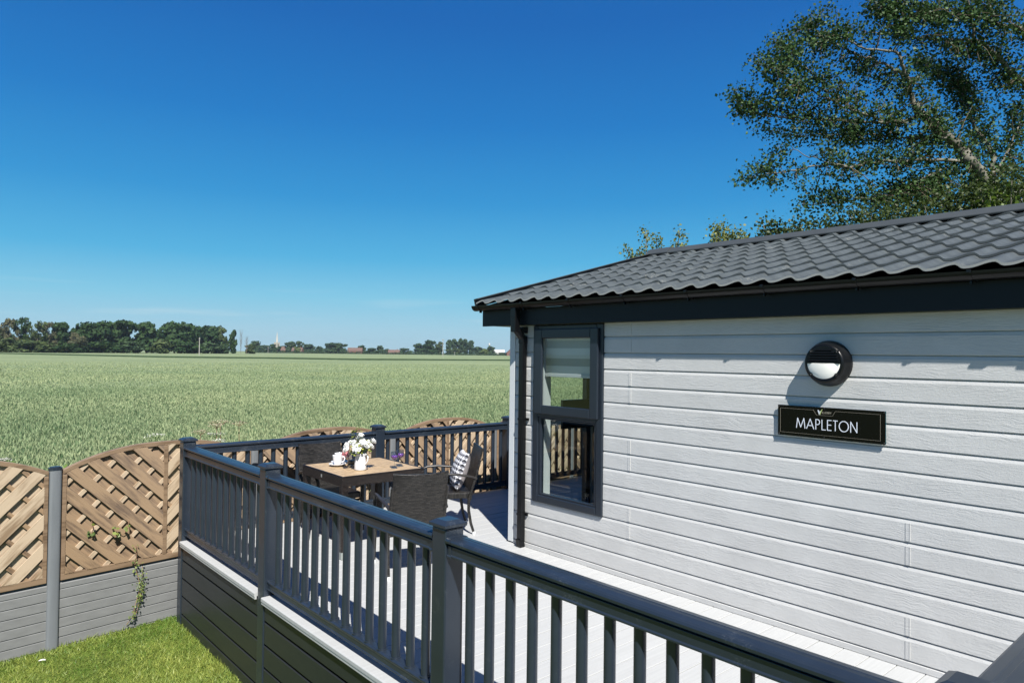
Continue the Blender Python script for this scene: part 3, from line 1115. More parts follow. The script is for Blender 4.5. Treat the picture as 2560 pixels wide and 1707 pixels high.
mb.prism([(.016, -.002), (.0135, .006), (.024, .028), (.034, .040), (.031, .028), (.023, .010), (.0185, -.002)], (ex, 0, ez), (ex, -.0014, ez), (1, 0, 0), (0, 0, 1), mi=1)
mb.build('emblem', [LET, mat('leaf_green_emblem', (.30, .36, .14), .4, .5)], sign)
for (u, w_) in ((.012, .045), (.988, .045), (.012, .955), (.988, .955), (.455, .035), (.455, .965)):
    mb = MB()
    mb.lathe([(.0001, -.0035), (.0045, -.003), (.0055, 0)], (u * SW, 0, w_ * SH), 10, 'y')
    mb.lathe([(.005, .0075), (.005, .03)], (u * SW, 0, w_ * SH), 8, 'y')
    mb.build('screw', BLACK, sign)

# ---------------------------------------------------------------- deck
DX0, DY0, DX1 = -2.275, -2.642, 7.6
deck = empty('deck', (0, 0, 0))
tag(deck, 'raised white boarded deck with dark skirt boards above the lawn', 'deck')
mb = MB()
p = .1668
x = 2.603 - p * 29.0
i = 0
while x < DX1:
    xa, xb = max(x + .0028, DX0 + .0), x + p - .0028
    y1 = 5.6 if xb < -.02 else -.0105
    dz = rng.normal(0, .0006)
    if xb > DX0 + .03:
        mb.box(xa, xb, DY0 + .105, y1, -.028 + dz, dz)
    x += p
mb.build('deck_boards', DECK, deck, bevel=.002, seg=1)
# border board along the outer edge, cut by the posts
POSTX = [-2.206, -.07, 2.373, 4.868]
PW = .066
cuts = POSTX + [7.4]
mb = MB()
for a, b in zip(cuts[:-1], cuts[1:]):
    prof = [(0, -.030), (0, -.006), (.004, -.001), (.008, .0), (.102, .0), (.102, -.028), (.02, -.028), (.02, -.052), (.004, -.052), (.004, -.034)]
    mb.prism(prof, (a + PW + .002, DY0, -.0005), (b - PW - .002, DY0, -.0005), (0, 1, 0), (0, 0, 1))
mb.build('deck_edge', DECK, deck)
# skirt boards
mb = MB()
for a, b in zip(cuts[:-1], cuts[1:]):
    z = -.054
    for k in range(5):
        h = .134 if k == 0 else .164
        z0 = max(z - h, LAWN + .005)
        mb.box(a + PW + .002, b - PW - .002, DY0 + .03, DY0 + .05, z0, z)
        z = z0 - .019
mb.build('skirt_board', ANTHM, deck, bevel=.004)
mb = MB()
mb.box(DX0 + .03, DX1, DY0 + .09, DY0 + .10, LAWN, -.04)
mb.box(DX0 + .05, DX0 + .07, DY0 + .1, 5.6, LAWN, -.04)
mb.build('skirt_backing', mat('dark_gap', (.006, .006, .007), .9, .1), deck)
mb = MB()
for k in range(5):
    z = -.06 - k * .165
    mb.box(DX0 + .01, DX0 + .03, DY0 + .17, 5.6, max(z - .15, LAWN), z)
mb.build('skirt_board', ANTHM, deck)

# ---------------------------------------------------------------- balustrades
RAILP = [(-0.042, 0.866), (-0.052, 0.868), (-0.052, 0.877), (-0.047, 0.881), (-0.047, 0.924), (-0.034, 0.926), (-0.034, 0.937), (-0.06, 0.939), (-0.061, 0.951), (-0.056, 0.96), (-0.047, 0.965), (-0.012, 0.9695), (-0.01, 0.9675), (0.01, 0.9675), (0.012, 0.9695), (0.047, 0.965), (0.056, 0.96), (0.061, 0.951), (0.06, 0.939), (0.034, 0.937), (0.034, 0.926), (0.047, 0.924), (0.047, 0.881), (0.052, 0.877), (0.052, 0.868), (0.042, 0.866)]
LOWP = [(-.036, .052), (-.036, .060), (-.030, .065), (-.030, .098), (-.036, .104), (-.036, .114), (-.024, .124), (.024, .124), (.036, .114), (.036, .104), (.030, .098), (.030, .065), (.036, .060), (.036, .052)]
BALP = [(math.cos(2 * PI * (i + .5) / 12) * .0262, math.sin(2 * PI * (i + .5) / 12) * .0262) for i in range(12)]
_b = MB()
_b.prism(BALP, (0, 0, .12), (0, 0, .872), (1, 0, 0), (0, 1, 0), smooth=True, caps=False)
_b.prism([(a * 1.35, b * 1.35) for a, b in BALP], (0, 0, .121), (0, 0, .128), (1, 0, 0), (0, 1, 0))
BAL_ME = None


def baluster(parent, x, y):
    global BAL_ME
    if BAL_ME is None:
        o = _b.build('baluster', ANTH)
        o.data.set_sharp_from_angle(angle=R(50))
        BAL_ME = o.data
    else:
        o = bpy.data.objects.new('baluster', BAL_ME)
        COL.objects.link(o)
    o.parent = parent
    o.location = (x, y, 0)
    o.rotation_euler.z = rnd.uniform(-.03, .03)


def rail_run(parent, A, B, n, pitch, pw=PW):
    """top and bottom rail, collars and balusters between the post centres A and B"""
    A, B = Vector((*A, 0)), Vector((*B, 0))
    d = (B - A).normalized(); u = Vector((-d.y, d.x, 0))
    a, b = A + d * pw, B - d * pw
    mb = MB()
    mb.prism(RAILP, a, b, u, (0, 0, 1))
    mb.build('top_rail', ANTH, parent, bevel=.003)
    mb = MB()
    mb.prism(LOWP, a, b, u, (0, 0, 1))
    mb.build('bottom_rail', ANTH, parent, bevel=.002)
    for prof, cz in ((RAILP, .915), (LOWP, .088)):
        for e, s in ((a, 1), (b, -1)):
            mb = MB()
            pr = [(x * 1.07, cz + (z - cz) * 1.09) for x, z in prof]
            mb.prism(pr, e, e + d * s * .034, u, (0, 0, 1))
            mb.build('rail_collar', ANTH, parent, bevel=.003)
    mid = (A + B) / 2
    for i in range(n):
        p = mid + d * ((i - (n - 1) / 2) * pitch)
        baluster(parent, p.x, p.y)


def post(parent, x, y, z0, rz=0):
    mb = MB()
    w = PW - .003
    mb.box(-w, w, -w, w, z0, 1.012)
    o = mb.build('post', ANTH, parent, bevel=.009, loc=(x, y, 0), seg=3)
    mb = MB()
    c = .076
    mb.box(-c, c, -c, c, 1.016, 1.034)
    v = [(-c, -c, 1.034), (c, -c, 1.034), (c, c, 1.034), (-c, c, 1.034), (-.045, -.045, 1.052), (.045, -.045, 1.052), (.045, .045, 1.052), (-.045, .045, 1.052)]
    mb.add(v, [(0, 1, 5, 4), (1, 2, 6, 5), (2, 3, 7, 6), (3, 0, 4, 7), (4, 5, 6, 7)])
    mb.box(-w + .003, w - .003, -w + .003, w - .003, 1.012, 1.016)
    mb.build('post_cap', ANTH, o, bevel=.005)
    return o


BYF = -2.556
fb = empty('balustrade', (0, BYF, 0))
tag(fb, 'long dark grey balustrade on posts along the near edge of white deck', 'balustrade')
# children are placed in world numbers: keep the parent at the origin
fb.location = (0, 0, 0)
for x in POSTX:
    post(fb, x, BYF, LAWN - .02)
rail_run(fb, (POSTX[0], BYF), (POSTX[1], BYF), 12, .157)
rail_run(fb, (POSTX[1], BYF), (POSTX[2], BYF), 14, .1572)
rail_run(fb, (POSTX[2], BYF), (POSTX[3], BYF), 14, .160)
bb = empty('balustrade')
tag(bb, 'dark grey balustrade behind the table, before the lattice fence', 'balustrade')
BYS = [-.29, 1.885, 4.05]
for y in BYS:
    post(bb, POSTX[0], y, -.03)
rail_run(bb, (POSTX[0], BYF), (POSTX[0], BYS[0]), 14, .1455)
rail_run(bb, (POSTX[0], BYS[0]), (POSTX[0], BYS[1]), 14, .1455)
rail_run(bb, (POSTX[0], BYS[1]), (POSTX[0], BYS[2]), 14, .1455)
sb = empty('balustrade')
tag(sb, 'dark grey side rail in the bottom right corner, turning towards the boarded wall', 'balustrade')
post(sb, POSTX[3], -1.18, -.02)
rail_run(sb, (POSTX[3], BYF), (POSTX[3], -1.18), 8, .155)

# ---------------------------------------------------------------- fence
FO = Vector((-2.244, -4.099, 0)); FD = Vector((-.117, .9931, 0)); FN = Vector((.9931, .117, 0))
fence = empty('fence', FO, math.atan2(FD.y, FD.x) - PI / 2)
tag(fence, 'weathered wooden lattice fence with arched tops and grey base boards', 'fence')


def lattice_panel(s0, s1):
    """local frame: y along the fence, x towards the deck"""
    mid, hw = (s0 + s1) / 2, (s1 - s0) / 2
    root = empty('lattice_panel'); root.parent = fence
    zb, ze, zc = -.205, .815, 1.008
    def arch(s):
        t = abs(s - mid) / hw
        return ze + (zc - ze) * (1 - t ** 2.4)
    fr = MB()
    n = 26
    for k in range(n):
        sa, sb_ = s0 + (s1 - s0) * k / n, s0 + (s1 - s0) * (k + 1) / n
        za, zb2 = arch(sa), arch(sb_)
        v = []
        for x in (-.026, .03):
            v += [(x, sa, za - .044), (x, sb_, zb2 - .044), (x, sb_, zb2), (x, sa, za)]
        fr.add(v, [(0, 3, 2, 1), (4, 5, 6, 7), (3, 7, 6, 2), (0, 1, 5, 4)] + ([(0, 4, 7, 3)] if k == 0 else []) + ([(1, 2, 6, 5)] if k == n - 1 else []))
    fr.box(-.026, .03, s0, s0 + .036, zb + .04, ze - .044)
    fr.box(-.026, .03, s1 - .036, s1, zb + .04, ze - .044)
    fr.box(-.026, .03, s0, s1, zb - .018, zb + .04)
    fr.box(.0, .034, mid - .02, mid + .02, zb + .04, zc - .046)
    fr.build('frame', WOOD_FR, root, bevel=.003)
    # three layers, mirrored about the middle stile
    layers = {'dn': MB(), 'up': MB()}
    s2 = math.sqrt(.5)
    def board(side, kind, off, w, x0, x1):
        """a straight diagonal board clipped to its half panel; kind 'dn' falls to the right, off measured across the board"""
        a, b = (s0 + .03, mid - .015) if side < 0 else (mid + .015, s1 - .03)
        sg = -1 if kind == 'dn' else 1
        m_ = (a + b) / 2
        zmid = .4
        pts = []
        # polygon clip of the strip against a < s < b, zb < z < arch
        d = Vector((s2, sg * s2)); nrm = Vector((-sg * s2, s2))
        c = Vector((m_, zmid)) + nrm * off
        poly = [c + d * -2 + nrm * -w / 2, c + d * 2 + nrm * -w / 2, c + d * 2 + nrm * w / 2, c + d * -2 + nrm * w / 2]
        def clip(poly, fn):
            out = []
            for i in range(len(poly)):
                p, q = poly[i], poly[(i + 1) % len(poly)]
                fp, fq = fn(p), fn(q)
                if fp >= 0: out.append(p)
                if (fp >= 0) != (fq >= 0):
                    out.append(p + (q - p) * (fp / (fp - fq)))
            return out
        poly = clip(poly, lambda p: p[0] - a)
        if len(poly) > 2: poly = clip(poly, lambda p: b - p[0])
        if len(poly) > 2: poly = clip(poly, lambda p: p[1] - zb - .03)
        # arch cut by chords
        for ca, cb_ in ((s0, s0 + hw * .35), (s0 + hw * .35, s0 + hw * .7), (s0 + hw * .7, mid), (mid, mid + hw * .3), (mid + hw * .3, mid + hw * .65), (mid + hw * .65, s1)):
            pa, pb = Vector((ca, arch(ca) - .03)), Vector((cb_, arch(cb_) - .03))
            if len(poly) > 2:
                poly = clip(poly, lambda p: (pb[0] - pa[0]) * (pa[1] - p[1]) + (pb[1] - pa[1]) * (p[0] - pa[0]))
        if len(poly) < 3: return
        v = [(x0, p[0], p[1]) for p in poly] + [(x1, p[0], p[1]) for p in poly]
        k = len(poly)
        layers[kind].add(v, [tuple(range(k))[::-1], tuple(range(k, 2 * k))] + [(i, (i + 1) % k, k + (i + 1) % k, k + i) for i in range(k)])
    for side in (-1, 1):
        k1, k2 = ('dn', 'up') if side < 0 else ('up', 'dn')
        for i in range(-6, 7):
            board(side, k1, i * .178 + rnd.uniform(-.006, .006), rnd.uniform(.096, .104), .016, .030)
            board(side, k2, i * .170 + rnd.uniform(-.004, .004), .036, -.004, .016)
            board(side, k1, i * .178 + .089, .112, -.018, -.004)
    layers['dn'].build('slats', WOOD_DN_DULL, root)
    layers['up'].build('slats', WOOD_UP_SHEEN, root)
    # grooved composite base board
    gb = MB()
    ztop, zbt = -.248, LAWN - .03
    prof = [(-.02, zbt), (-.02, -.2245), (-.008, -.2245), (-.008, ztop), (.006, ztop), (.014, ztop - .012), (.014, ztop - .055)]
    z = ztop - .055
    while z > zbt + .03:
        prof += [(.008, z - .003), (.008, z - .009), (.016, z - .013), (.016, z - .09)]
        z -= .09
    prof += [(.016, zbt)]
    gb.prism(prof, (0, s0 - .01, 0), (0, s1 + .01, 0), (1, 0, 0), (0, 0, 1))
    gb.build('base_board', COMPO, root)


PS = [-3.6, -1.61, .388, 2.385, 4.388, 6.412, 8.45, 10.45]
for a, b in zip(PS[:-1], PS[1:]):
    lattice_panel(a + .058, b - .058)
for s in PS:
    mb = MB()
    pr = [(math.cos(2 * PI * i / 20), math.sin(2 * PI * i / 20)) for i in range(20)]
    # rounded post with a slot on either side
    prof = [(.042 * (abs(a) ** .55) * (1 if a > 0 else -1), .052 * (abs(b) ** .55) * (1 if b > 0 else -1)) for a, b in pr]
    mb.prism(prof, (0, s, LAWN - .05), (0, s, .82), (1, 0, 0), (0, 1, 0), smooth=True)
    o = mb.build('post', COMPOP, fence)
    o.data.set_sharp_from_angle(angle=R(50))
    mb = MB()
    mb.prism([(a * 1.06, b * 1.06) for a, b in prof], (0, s, .82), (0, s, .843), (1, 0, 0), (0, 1, 0))
    mb.prism([(a * .8, b * .8) for a, b in prof], (0, s, .843), (0, s, .852), (1, 0, 0), (0, 1, 0))
    mb.build('post_cap', ANTH, o, bevel=.003)


def fp(s, z, out=.03):
    return FO + FD * s + FN * out + Vector((0, 0, z))


# ---------------------------------------------------------------- table, chairs and what is on them
TZ = .785
table = empty('dining_table', (-.94, -1.215, 0), R(-1.5))
tag(table, 'square dark rattan garden table with tan slatted wooden top', 'table')
TS = .455
mb = MB()
mb.box(-TS, TS, -TS, TS, TZ - .10, TZ - .012)
mb.box(-TS, TS, -TS, -TS + .016, TZ - .012, TZ)
mb.box(-TS, TS, TS - .016, TS, TZ - .012, TZ)
mb.box(-TS, -TS + .016, -TS + .016, TS - .016, TZ - .012, TZ)
mb.box(TS - .016, TS, -TS + .016, TS - .016, TZ - .012, TZ)
mb.build('apron', RATTANB, table, bevel=.004)
mb = MB()
q = TS - .017
nsl = 8
for tri in range(4):
    ca, sa = math.cos(tri * PI / 2), math.sin(tri * PI / 2)
    for k in range(nsl):
        a, b = q * k / nsl + .0015, q * (k + 1) / nsl - .0015
        pts = [(a, -a + .001), (b, -b + .001), (b, b - .001), (a, a - .001)]
        zt = TZ - .003 + rnd.uniform(-.0008, .0008)
        v = [(x * ca - y * sa, x * sa + y * ca, TZ - .02) for x, y in pts] + [(x * ca - y * sa, x * sa + y * ca, zt) for x, y in pts]
        mb.add(v, [(4, 5, 6, 7), (0, 3, 2, 1), (0, 1, 5, 4), (1, 2, 6, 5), (2, 3, 7, 6), (3, 0, 4, 7)])
mb.build('tabletop', mat('tan_slats', (.35, .25, .145), .5, .35, noise=((16, 16, 16), .22)), table)
for sx in (-1, 1):
    for sy in (-1, 1):
        mb = MB()
        x, y = sx * (TS - .033), sy * (TS - .033)
        mb.box(x - .031, x + .031, y - .031, y + .031, .07, TZ - .10)
        lg = mb.build('leg', RATTANB, table, bevel=.004)
        MB().box(x - .029, x + .029, y - .029, y + .029, 0.003, .07).build('foot', mat('grey_foot', (.22, .24, .23), .5, .3), lg, bevel=.003)
MB().box(-.012, .012, -TS - .002, -TS, TZ - .066, TZ - .036).build('maker_tag', mat('silver_tag', (.5, .5, .48), .3, .5, metal=.6), table)


def make_chair():
    """faces +x, stands on z = 0"""
    ch = empty('rattan_chair')
    W = .25
    # back: woven, leaning, a little hollow, bound edge
    mb = MB()
    nu, nv = 10, 8
    V = []
    for sgn in (0, 1):
        for j in range(nv + 1):
            v = j / nv
            z = .37 + v * .535
            xb = -.235 - .125 * v ** 1.25
            for i in range(nu + 1):
                u = i / nu * 2 - 1
                hw = W - .012 + .008 * v
                hol = -.022 * (1 - u * u)
                zz = z + (.014 * (u * u) if j == nv else 0) - (.0)
                V.append((xb + hol + (.017 if sgn else -.017) * (1 - .5 * abs(u) ** 6), u * hw, zz))
    n1 = (nu + 1) * (nv + 1)
    F = []
    for j in range(nv):
        for i in range(nu):
            a = j * (nu + 1) + i
            F.append((a, a + 1, a + nu + 2, a + nu + 1)[::-1])
            F.append((n1 + a, n1 + a + 1, n1 + a + nu + 2, n1 + a + nu + 1))
    def rim(idx):
        for a, b in zip(idx[:-1], idx[1:]):
            F.append((a, b, n1 + b, n1 + a))
    rim([nv * (nu + 1) + i for i in range(nu + 1)])
    rim([i for i in range(nu, -1, -1)])
    rim([j * (nu + 1) for j in range(nv + 1)])
    rim([j * (nu + 1) + nu for j in range(nv, -1, -1)])
    mb.add(V, F, 0, True)
    bk = mb.build('backrest', RATTAN, ch)
    bk.data.set_sharp_from_angle(angle=R(50))
    mb = MB()
    top = [(-.36 - .022 * (1 - u * u), u * (W - .003), .908 + .014 * u * u) for u in [i / 10 * 2 - 1 for i in range(11)]]
    mb.tube(top, .0115, 6)
    mb.build('top_binding', RATTAN, bk)
    # seat with a deep woven edge
    mb = MB()
    mb.box(-.25, .265, -W + .02, W - .02, .385, .455)
    mb.build('seat', RATTANF, ch, bevel=.018, seg=3)
    for s in (-1, 1):
        y = s * (W + .012)
        mb = MB()
        mb.tube([(-.30, y - s * .01, .60), (-.24, y, .628), (-.10, y + s * .012, .655), (.05, y + s * .018, .668), (.17, y + s * .014, .664), (.235, y, .642), (.262, y - s * .006, .60)], .0175, 8, flat=.8)
        mb.build('armrest', TUBE, ch)
        mb = MB()
        mb.tube([(.262, y - s * .006, .61), (.272, y - s * .01, .55), (.268, y - s * .012, .42), (.268, y - s * .012, .25), (.275, y - s * .008, .018)], [.0165, .0165, .0165, .0155, .014], 8)
        lg = mb.build('leg', RATTAN, ch)
        MB().lathe([(.0175, .0), (.0175, .03), (.014, .034)], (.275, y - s * .008, 0.001), 10).build('foot', CHROME, lg)
        mb = MB()
        mb.tube([(-.335, y - s * .014, .80), (-.29, y - s * .014, .62), (-.24, y - s * .014, .46), (-.215, y - s * .014, .36), (-.215, y - s * .012, .26), (-.24, y - s * .01, .12), (-.275, y - s * .008, .018)], [.014, .0155, .0165, .0165, .0165, .0155, .014], 8)
        lg = mb.build('leg', RATTAN, ch)
        MB().lathe([(.0175, .0), (.0175, .03), (.014, .034)], (-.275, y - s * .008, 0.001), 10).build('foot', CHROME, lg)
    mb = MB()
    mb.tube([(.268, -W, .37), (.268, W, .37)], .012, 6)
    mb.tube([(-.225, -W, .37), (-.225, W, .37)], .012, 6)
    mb.build('seat_frame', RATTAN, ch)
    return ch


chair = make_chair()
GRP = 'rattan chairs round the table'
ch1 = chair
ch1.location = (.03 + .245 * .297, -1.556 + .245 * .955, 0)
ch1.rotation_euler.z = math.atan2(.297, -.955)
tag(ch1, 'dark rattan chair on the near side of the table, its woven back towards us', 'chair', GRP)
ch2 = copy_tree(chair)
ch2.location = (-.682 - .468 * .275, -.002 - .885 * .275, 0)
ch2.rotation_euler.z = math.atan2(-.885, -.468)
tag(ch2, 'dark rattan chair holding the patterned cushion, beside the house shadow', 'chair', GRP)
ch3 = copy_tree(chair)
ch3.location = (-1.56, -1.25, 0)
ch3.rotation_euler.z = R(-5)
tag(ch3, 'dark rattan chair tucked under the far side of the table, facing us', 'chair', GRP)

# cushion
cu = bpy.data.materials.new('cube_pattern_cloth')
cu.use_nodes = True
n, l = cu.node_tree.nodes, cu.node_tree.links
b = n['Principled BSDF']; b.inputs['Roughness'].default_value = .85
uv = n.new('ShaderNodeUVMap'); uv.uv_map = 'UVMap'
mp = n.new('ShaderNodeMapping'); mp.inputs['Scale'].default_value = (11, 11, 1); mp.inputs['Rotation'].default_value = (0, 0, R(45))
l.new(uv.outputs[0], mp.inputs[0])
ck = n.new('ShaderNodeTexChecker'); ck.inputs['Scale'].default_value = 1
ck.inputs[1].default_value = (.75, .75, .76, 1); ck.inputs[2].default_value = (.012, .013, .018, 1)
l.new(mp.outputs[0], ck.inputs[0])
sx = n.new('ShaderNodeSeparateXYZ'); l.new(mp.outputs[0], sx.inputs[0])
fr = n.new('ShaderNodeMath'); fr.operation = 'FRACT'; l.new(sx.outputs[0], fr.inputs[0])
fy = n.new('ShaderNodeMath'); fy.operation = 'FRACT'; l.new(sx.outputs[1], fy.inputs[0])
gt = n.new('ShaderNodeMath'); gt.operation = 'GREATER_THAN'; l.new(fr.outputs[0], gt.inputs[0]); l.new(fy.outputs[0], gt.inputs[1])
mx = n.new('ShaderNodeMix'); mx.data_type = 'RGBA'; mx.inputs[7].default_value = (.22, .22, .25, 1)
gm = n.new('ShaderNodeMath'); gm.operation = 'MULTIPLY'; gm.inputs[1].default_value = .75
l.new(gt.outputs[0], gm.inputs[0])
l.new(gm.outputs[0], mx.inputs[0]); l.new(ck.outputs[0], mx.inputs[6]); l.new(mx.outputs[2], b.inputs['Base Color'])
GREYC = mat('grey_cloth', (.24, .22, .225), .9, .1)
N_ = 16
hs_ = .215
V = []; UVs = []
for sgn in (1, -1):
    for j in range(N_ + 1):
        for i in range(N_ + 1):
            u, v_ = i / N_ * 2 - 1, j / N_ * 2 - 1
            pin = 1 - .10 * (1 - (abs(u) ** 2 + abs(v_) ** 2) / 2) if False else 1
            th = .085 * ((1 - u * u) * (1 - v_ * v_)) ** .42
            k_ = 1 - .07 * ((1 - u * u) if abs(v_) > abs(u) else (1 - v_ * v_))
            V.append((sgn * th, u * hs_ * k_, v_ * hs_ * k_))
            UVs.append((i / N_, j / N_))
n1 = (N_ + 1) ** 2
F, MIc = [], []
for j in range(N_):
    for i in range(N_):
        a = j * (N_ + 1) + i
        F.append((a, a + 1, a + N_ + 2, a + N_ + 1)); MIc.append(0)
        F.append((n1 + a, n1 + a + N_ + 1, n1 + a + N_ + 2, n1 + a + 1)); MIc.append(1)
me = bpy.data.meshes.new('cushion')
me.from_pydata(V, [], F)
me.materials.append(cu); me.materials.append(GREYC)
me.polygons.foreach_set('material_index', MIc)
me.polygons.foreach_set('use_smooth', [True] * len(F))
ul = me.uv_layers.new(name='UVMap')
for lp in me.loops:
    ul.data[lp.index].uv = UVs[lp.vertex_index]
cush = bpy.data.objects.new('cushion', me)
COL.objects.link(cush)
fz = math.atan2(-.885, -.468)
cd = Vector((math.cos(fz), math.sin(fz), 0))
cush.location = ch2.location - cd * .155 + Vector((0, 0, .665))
cush.rotation_euler = (0, R(-18), fz)
tag(cush, 'black and white cube patterned cushion with grey back leaning in the chair', 'cushion')


def cup_set(x, y, lab1, lab2, rz):
    s = MB()
    s.lathe([(.0001, .002), (.045, .0), (.05, .004), (.075, .012), (.088, .02), (.090, .022), (.088, .024), (.06, .013), (.04, .009), (.0001, .008)], (0, 0, 0), 28)
    so = s.build('saucer', CERAM, loc=(x, y, TZ))
    tag(so, lab2, 'saucer', 'white saucers on the table')
    c = empty('teacup', (x, y, TZ + .0085), rz)
    tag(c, lab1, 'cup', 'white cups on the table')
    s = MB()
    s.lathe([(.0001, .004), (.028, .0), (.034, .004), (.041, .03), (.047, .06), (.052, .098), (.0525, .1), (.050, .098), (.044, .06), (.038, .03), (.03, .012), (.0001, .01)], (0, 0, 0), 28)
    s.build('bowl', CERAM, c)
    s = MB()
    s.tube([(.047, 0, .082), (.066, 0, .09), (.078, 0, .074), (.074, 0, .05), (.058, 0, .034), (.04, 0, .03)], .006, 8)
    s.build('handle', CERAM, c)
    s = MB()
    s.lathe([(.0001, .075), (.046, .075)], (0, 0, 0), 20)
    s.build('tea', mat('milky_tea', (.30, .18, .09), .2, .5), c)


def on_table(p, zz=TZ):
    return p


cup_set(-1.12, -1.41, 'white teacup nearest the flower jug, handle to the right', 'white saucer under the nearer teacup', R(40))
cup_set(-1.245, -1.322, 'white teacup partly hidden behind the nearer cup', 'white saucer under the rear teacup, mostly hidden', R(60))

# jug of roses
JX, JY = -.76, -1.345
jug = empty('flower_jug', (JX, JY, TZ))
tag(jug, 'white enamel jug holding the bunch of white roses on the table', 'jug')
mb = MB()
mb.lathe([(.0001, .0), (.058, .0), (.061, .006), (.059, .05), (.054, .10), (.050, .14), (.052, .158), (.056, .166), (.053, .165), (.047, .14), (.05, .10), (.054, .02), (.0001, .012)], (0, 0, 0), 28)
mb.build('body', CERAM, jug)
mb = MB()
mb.tube([(.050, .02, .15), (.072, .028, .158), (.088, .034, .135), (.086, .033, .10), (.070, .027, .07), (.056, .022, .06)], .006, 8)
mb.build('handle', CERAM, jug)
bq = empty('rose_bouquet', (JX, JY, TZ + .12))
tag(bq, 'bunch of white roses with yellow green leaves standing in the white jug', 'flowers')
PETAL = mat('white_petal', (.84, .83, .81), .6, .2, noise=((60, 60, 60), .04))
ROSE_ME = []


def rose_mesh(seed):
    r_ = random.Random(seed)
    V, F = [], []
    for j_ in range(5):
        for k in range(9):
            a = 2 * PI * k / 9; t = .3 + j_ * .55
            V.append(Vector((math.cos(a) * math.sin(t) * .024, math.sin(a) * math.sin(t) * .024, .012 + .018 * math.cos(t))))
    for j_ in range(4):
        for k in range(9):
            F.append((j_ * 9 + k, j_ * 9 + (k + 1) % 9, j_ * 9 + 9 + (k + 1) % 9, j_ * 9 + 9 + k))
    for ring_, (nr, rad, tilt, hgt) in enumerate(((3, .010, 8, .034), (5, .017, 22, .036), (6, .026, 42, .034), (7, .034, 62, .028))):
        for k in range(nr):
            a = 2 * PI * (k + .5 * ring_ + r_.uniform(-.1, .1)) / nr
            t = R(tilt + r_.uniform(-8, 8))
            w = hgt * .8
            base = Vector((math.cos(a), math.sin(a), 0)) * rad * .35
            out = Vector((math.cos(a) * math.sin(t), math.sin(a) * math.sin(t), math.cos(t)))
            tang = Vector((-math.sin(a), math.cos(a), 0))
            o = len(V)
            for (h, ww, cup_) in ((0, .45, 0), (.55, 1, .006), (.95, .8, .002), (1.05, .3, -.003)):
                c_ = base + out * hgt * h
                inward = Vector((-math.cos(a), -math.sin(a), 0))
                V += [c_ - tang * w * ww * .6 + inward * cup_, c_ - inward * cup_ * .4, c_ + tang * w * ww * .6 + inward * cup_]
            for q_ in range(3):
                for e in (0, 1):
                    i0 = o + q_ * 3 + e
                    F.append((i0, i0 + 1, i0 + 4, i0 + 3))
    return V, F


mats_leaf = tone_mat('bouquet_leaf', (.10, .16, .03), (.38, .40, .08), .5, .35, .4)
heads = [(.0, -.01, .245), (-.06, -.03, .165), (.03, -.05, .165), (-.02, .03, .20), (-.04, -.055, .13), (.05, -.03, .13), (-.125, -.01, .135), (-.115, -.05, .095), (-.10, .04, .15), (.105, .05, .175), (.085, .03, .115), (.06, .055, .16), (.0, .07, .17), (-.06, .08, .14), (-.02, -.07, .10), (-.14, .02, .08)]
for i, (dx, dy, dz) in enumerate(heads):
    # picture axes of the bunch: dx to the right of the view, dy away from it
    p = Vector((RGT.x, RGT.y, 0)).normalized() * dx + Vector((FWD.x, FWD.y, 0)).normalized() * dy + Vector((0, 0, dz * .86))
    if len(ROSE_ME) < 3:
        V, F = rose_mesh(i)
        o = MB().add(V, F, 0, True).build('rose', PETAL)
        ROSE_ME.append(o.data)
    else:
        o = bpy.data.objects.new('rose', ROSE_ME[i % 3]); COL.objects.link(o)
    o.parent = bq
    o.location = p
    out = Vector((p.x, p.y, max(.08, p.z - .05))).normalized()
    o.rotation_euler = out.to_track_quat('Z', 'Y').to_euler()
    s_ = rnd.uniform(.95, 1.25)
    o.scale = (s_, s_, s_)
C = []
for i in range(150):
    a = rnd.uniform(0, 2 * PI); r_ = rnd.uniform(.02, .11); z = rnd.uniform(.03, .17)
    C.append((math.cos(a) * r_, math.sin(a) * r_, z))
for i in range(26):
    t = rnd.uniform(0, 1)
    C.append((RGT.x * -.02 + rnd.gauss(0, .012), RGT.y * -.02 + rnd.gauss(0, .012), .2 + t * .11))
    C.append((RGT.x * -.085 + rnd.gauss(0, .014), RGT.y * -.085 + rnd.gauss(0, .014), .18 + t * .09))
C = np.array(C)
V, F, T = leaves(C, C + np.array([0, 0, .1]) + rng.normal(0, .06, C.shape), rng.uniform(.018, .042, len(C)), rng.uniform(0, 1, len(C)))
np_mesh('leaves', V, F, mats_leaf, T, parent=bq)
mb = MB()
for i, (dx, dy, dz) in enumerate(heads):
    p = Vector((RGT.x, RGT.y, 0)).normalized() * dx + Vector((FWD.x, FWD.y, 0)).normalized() * dy + Vector((0, 0, dz))
    mb.tube([(p.x * .15, p.y * .15, -.1), (p.x * .3, p.y * .3, .03), p], .0022, 5)
mb.build('stems', mat('green_stem', (.10, .17, .04), .6, .3), bq)

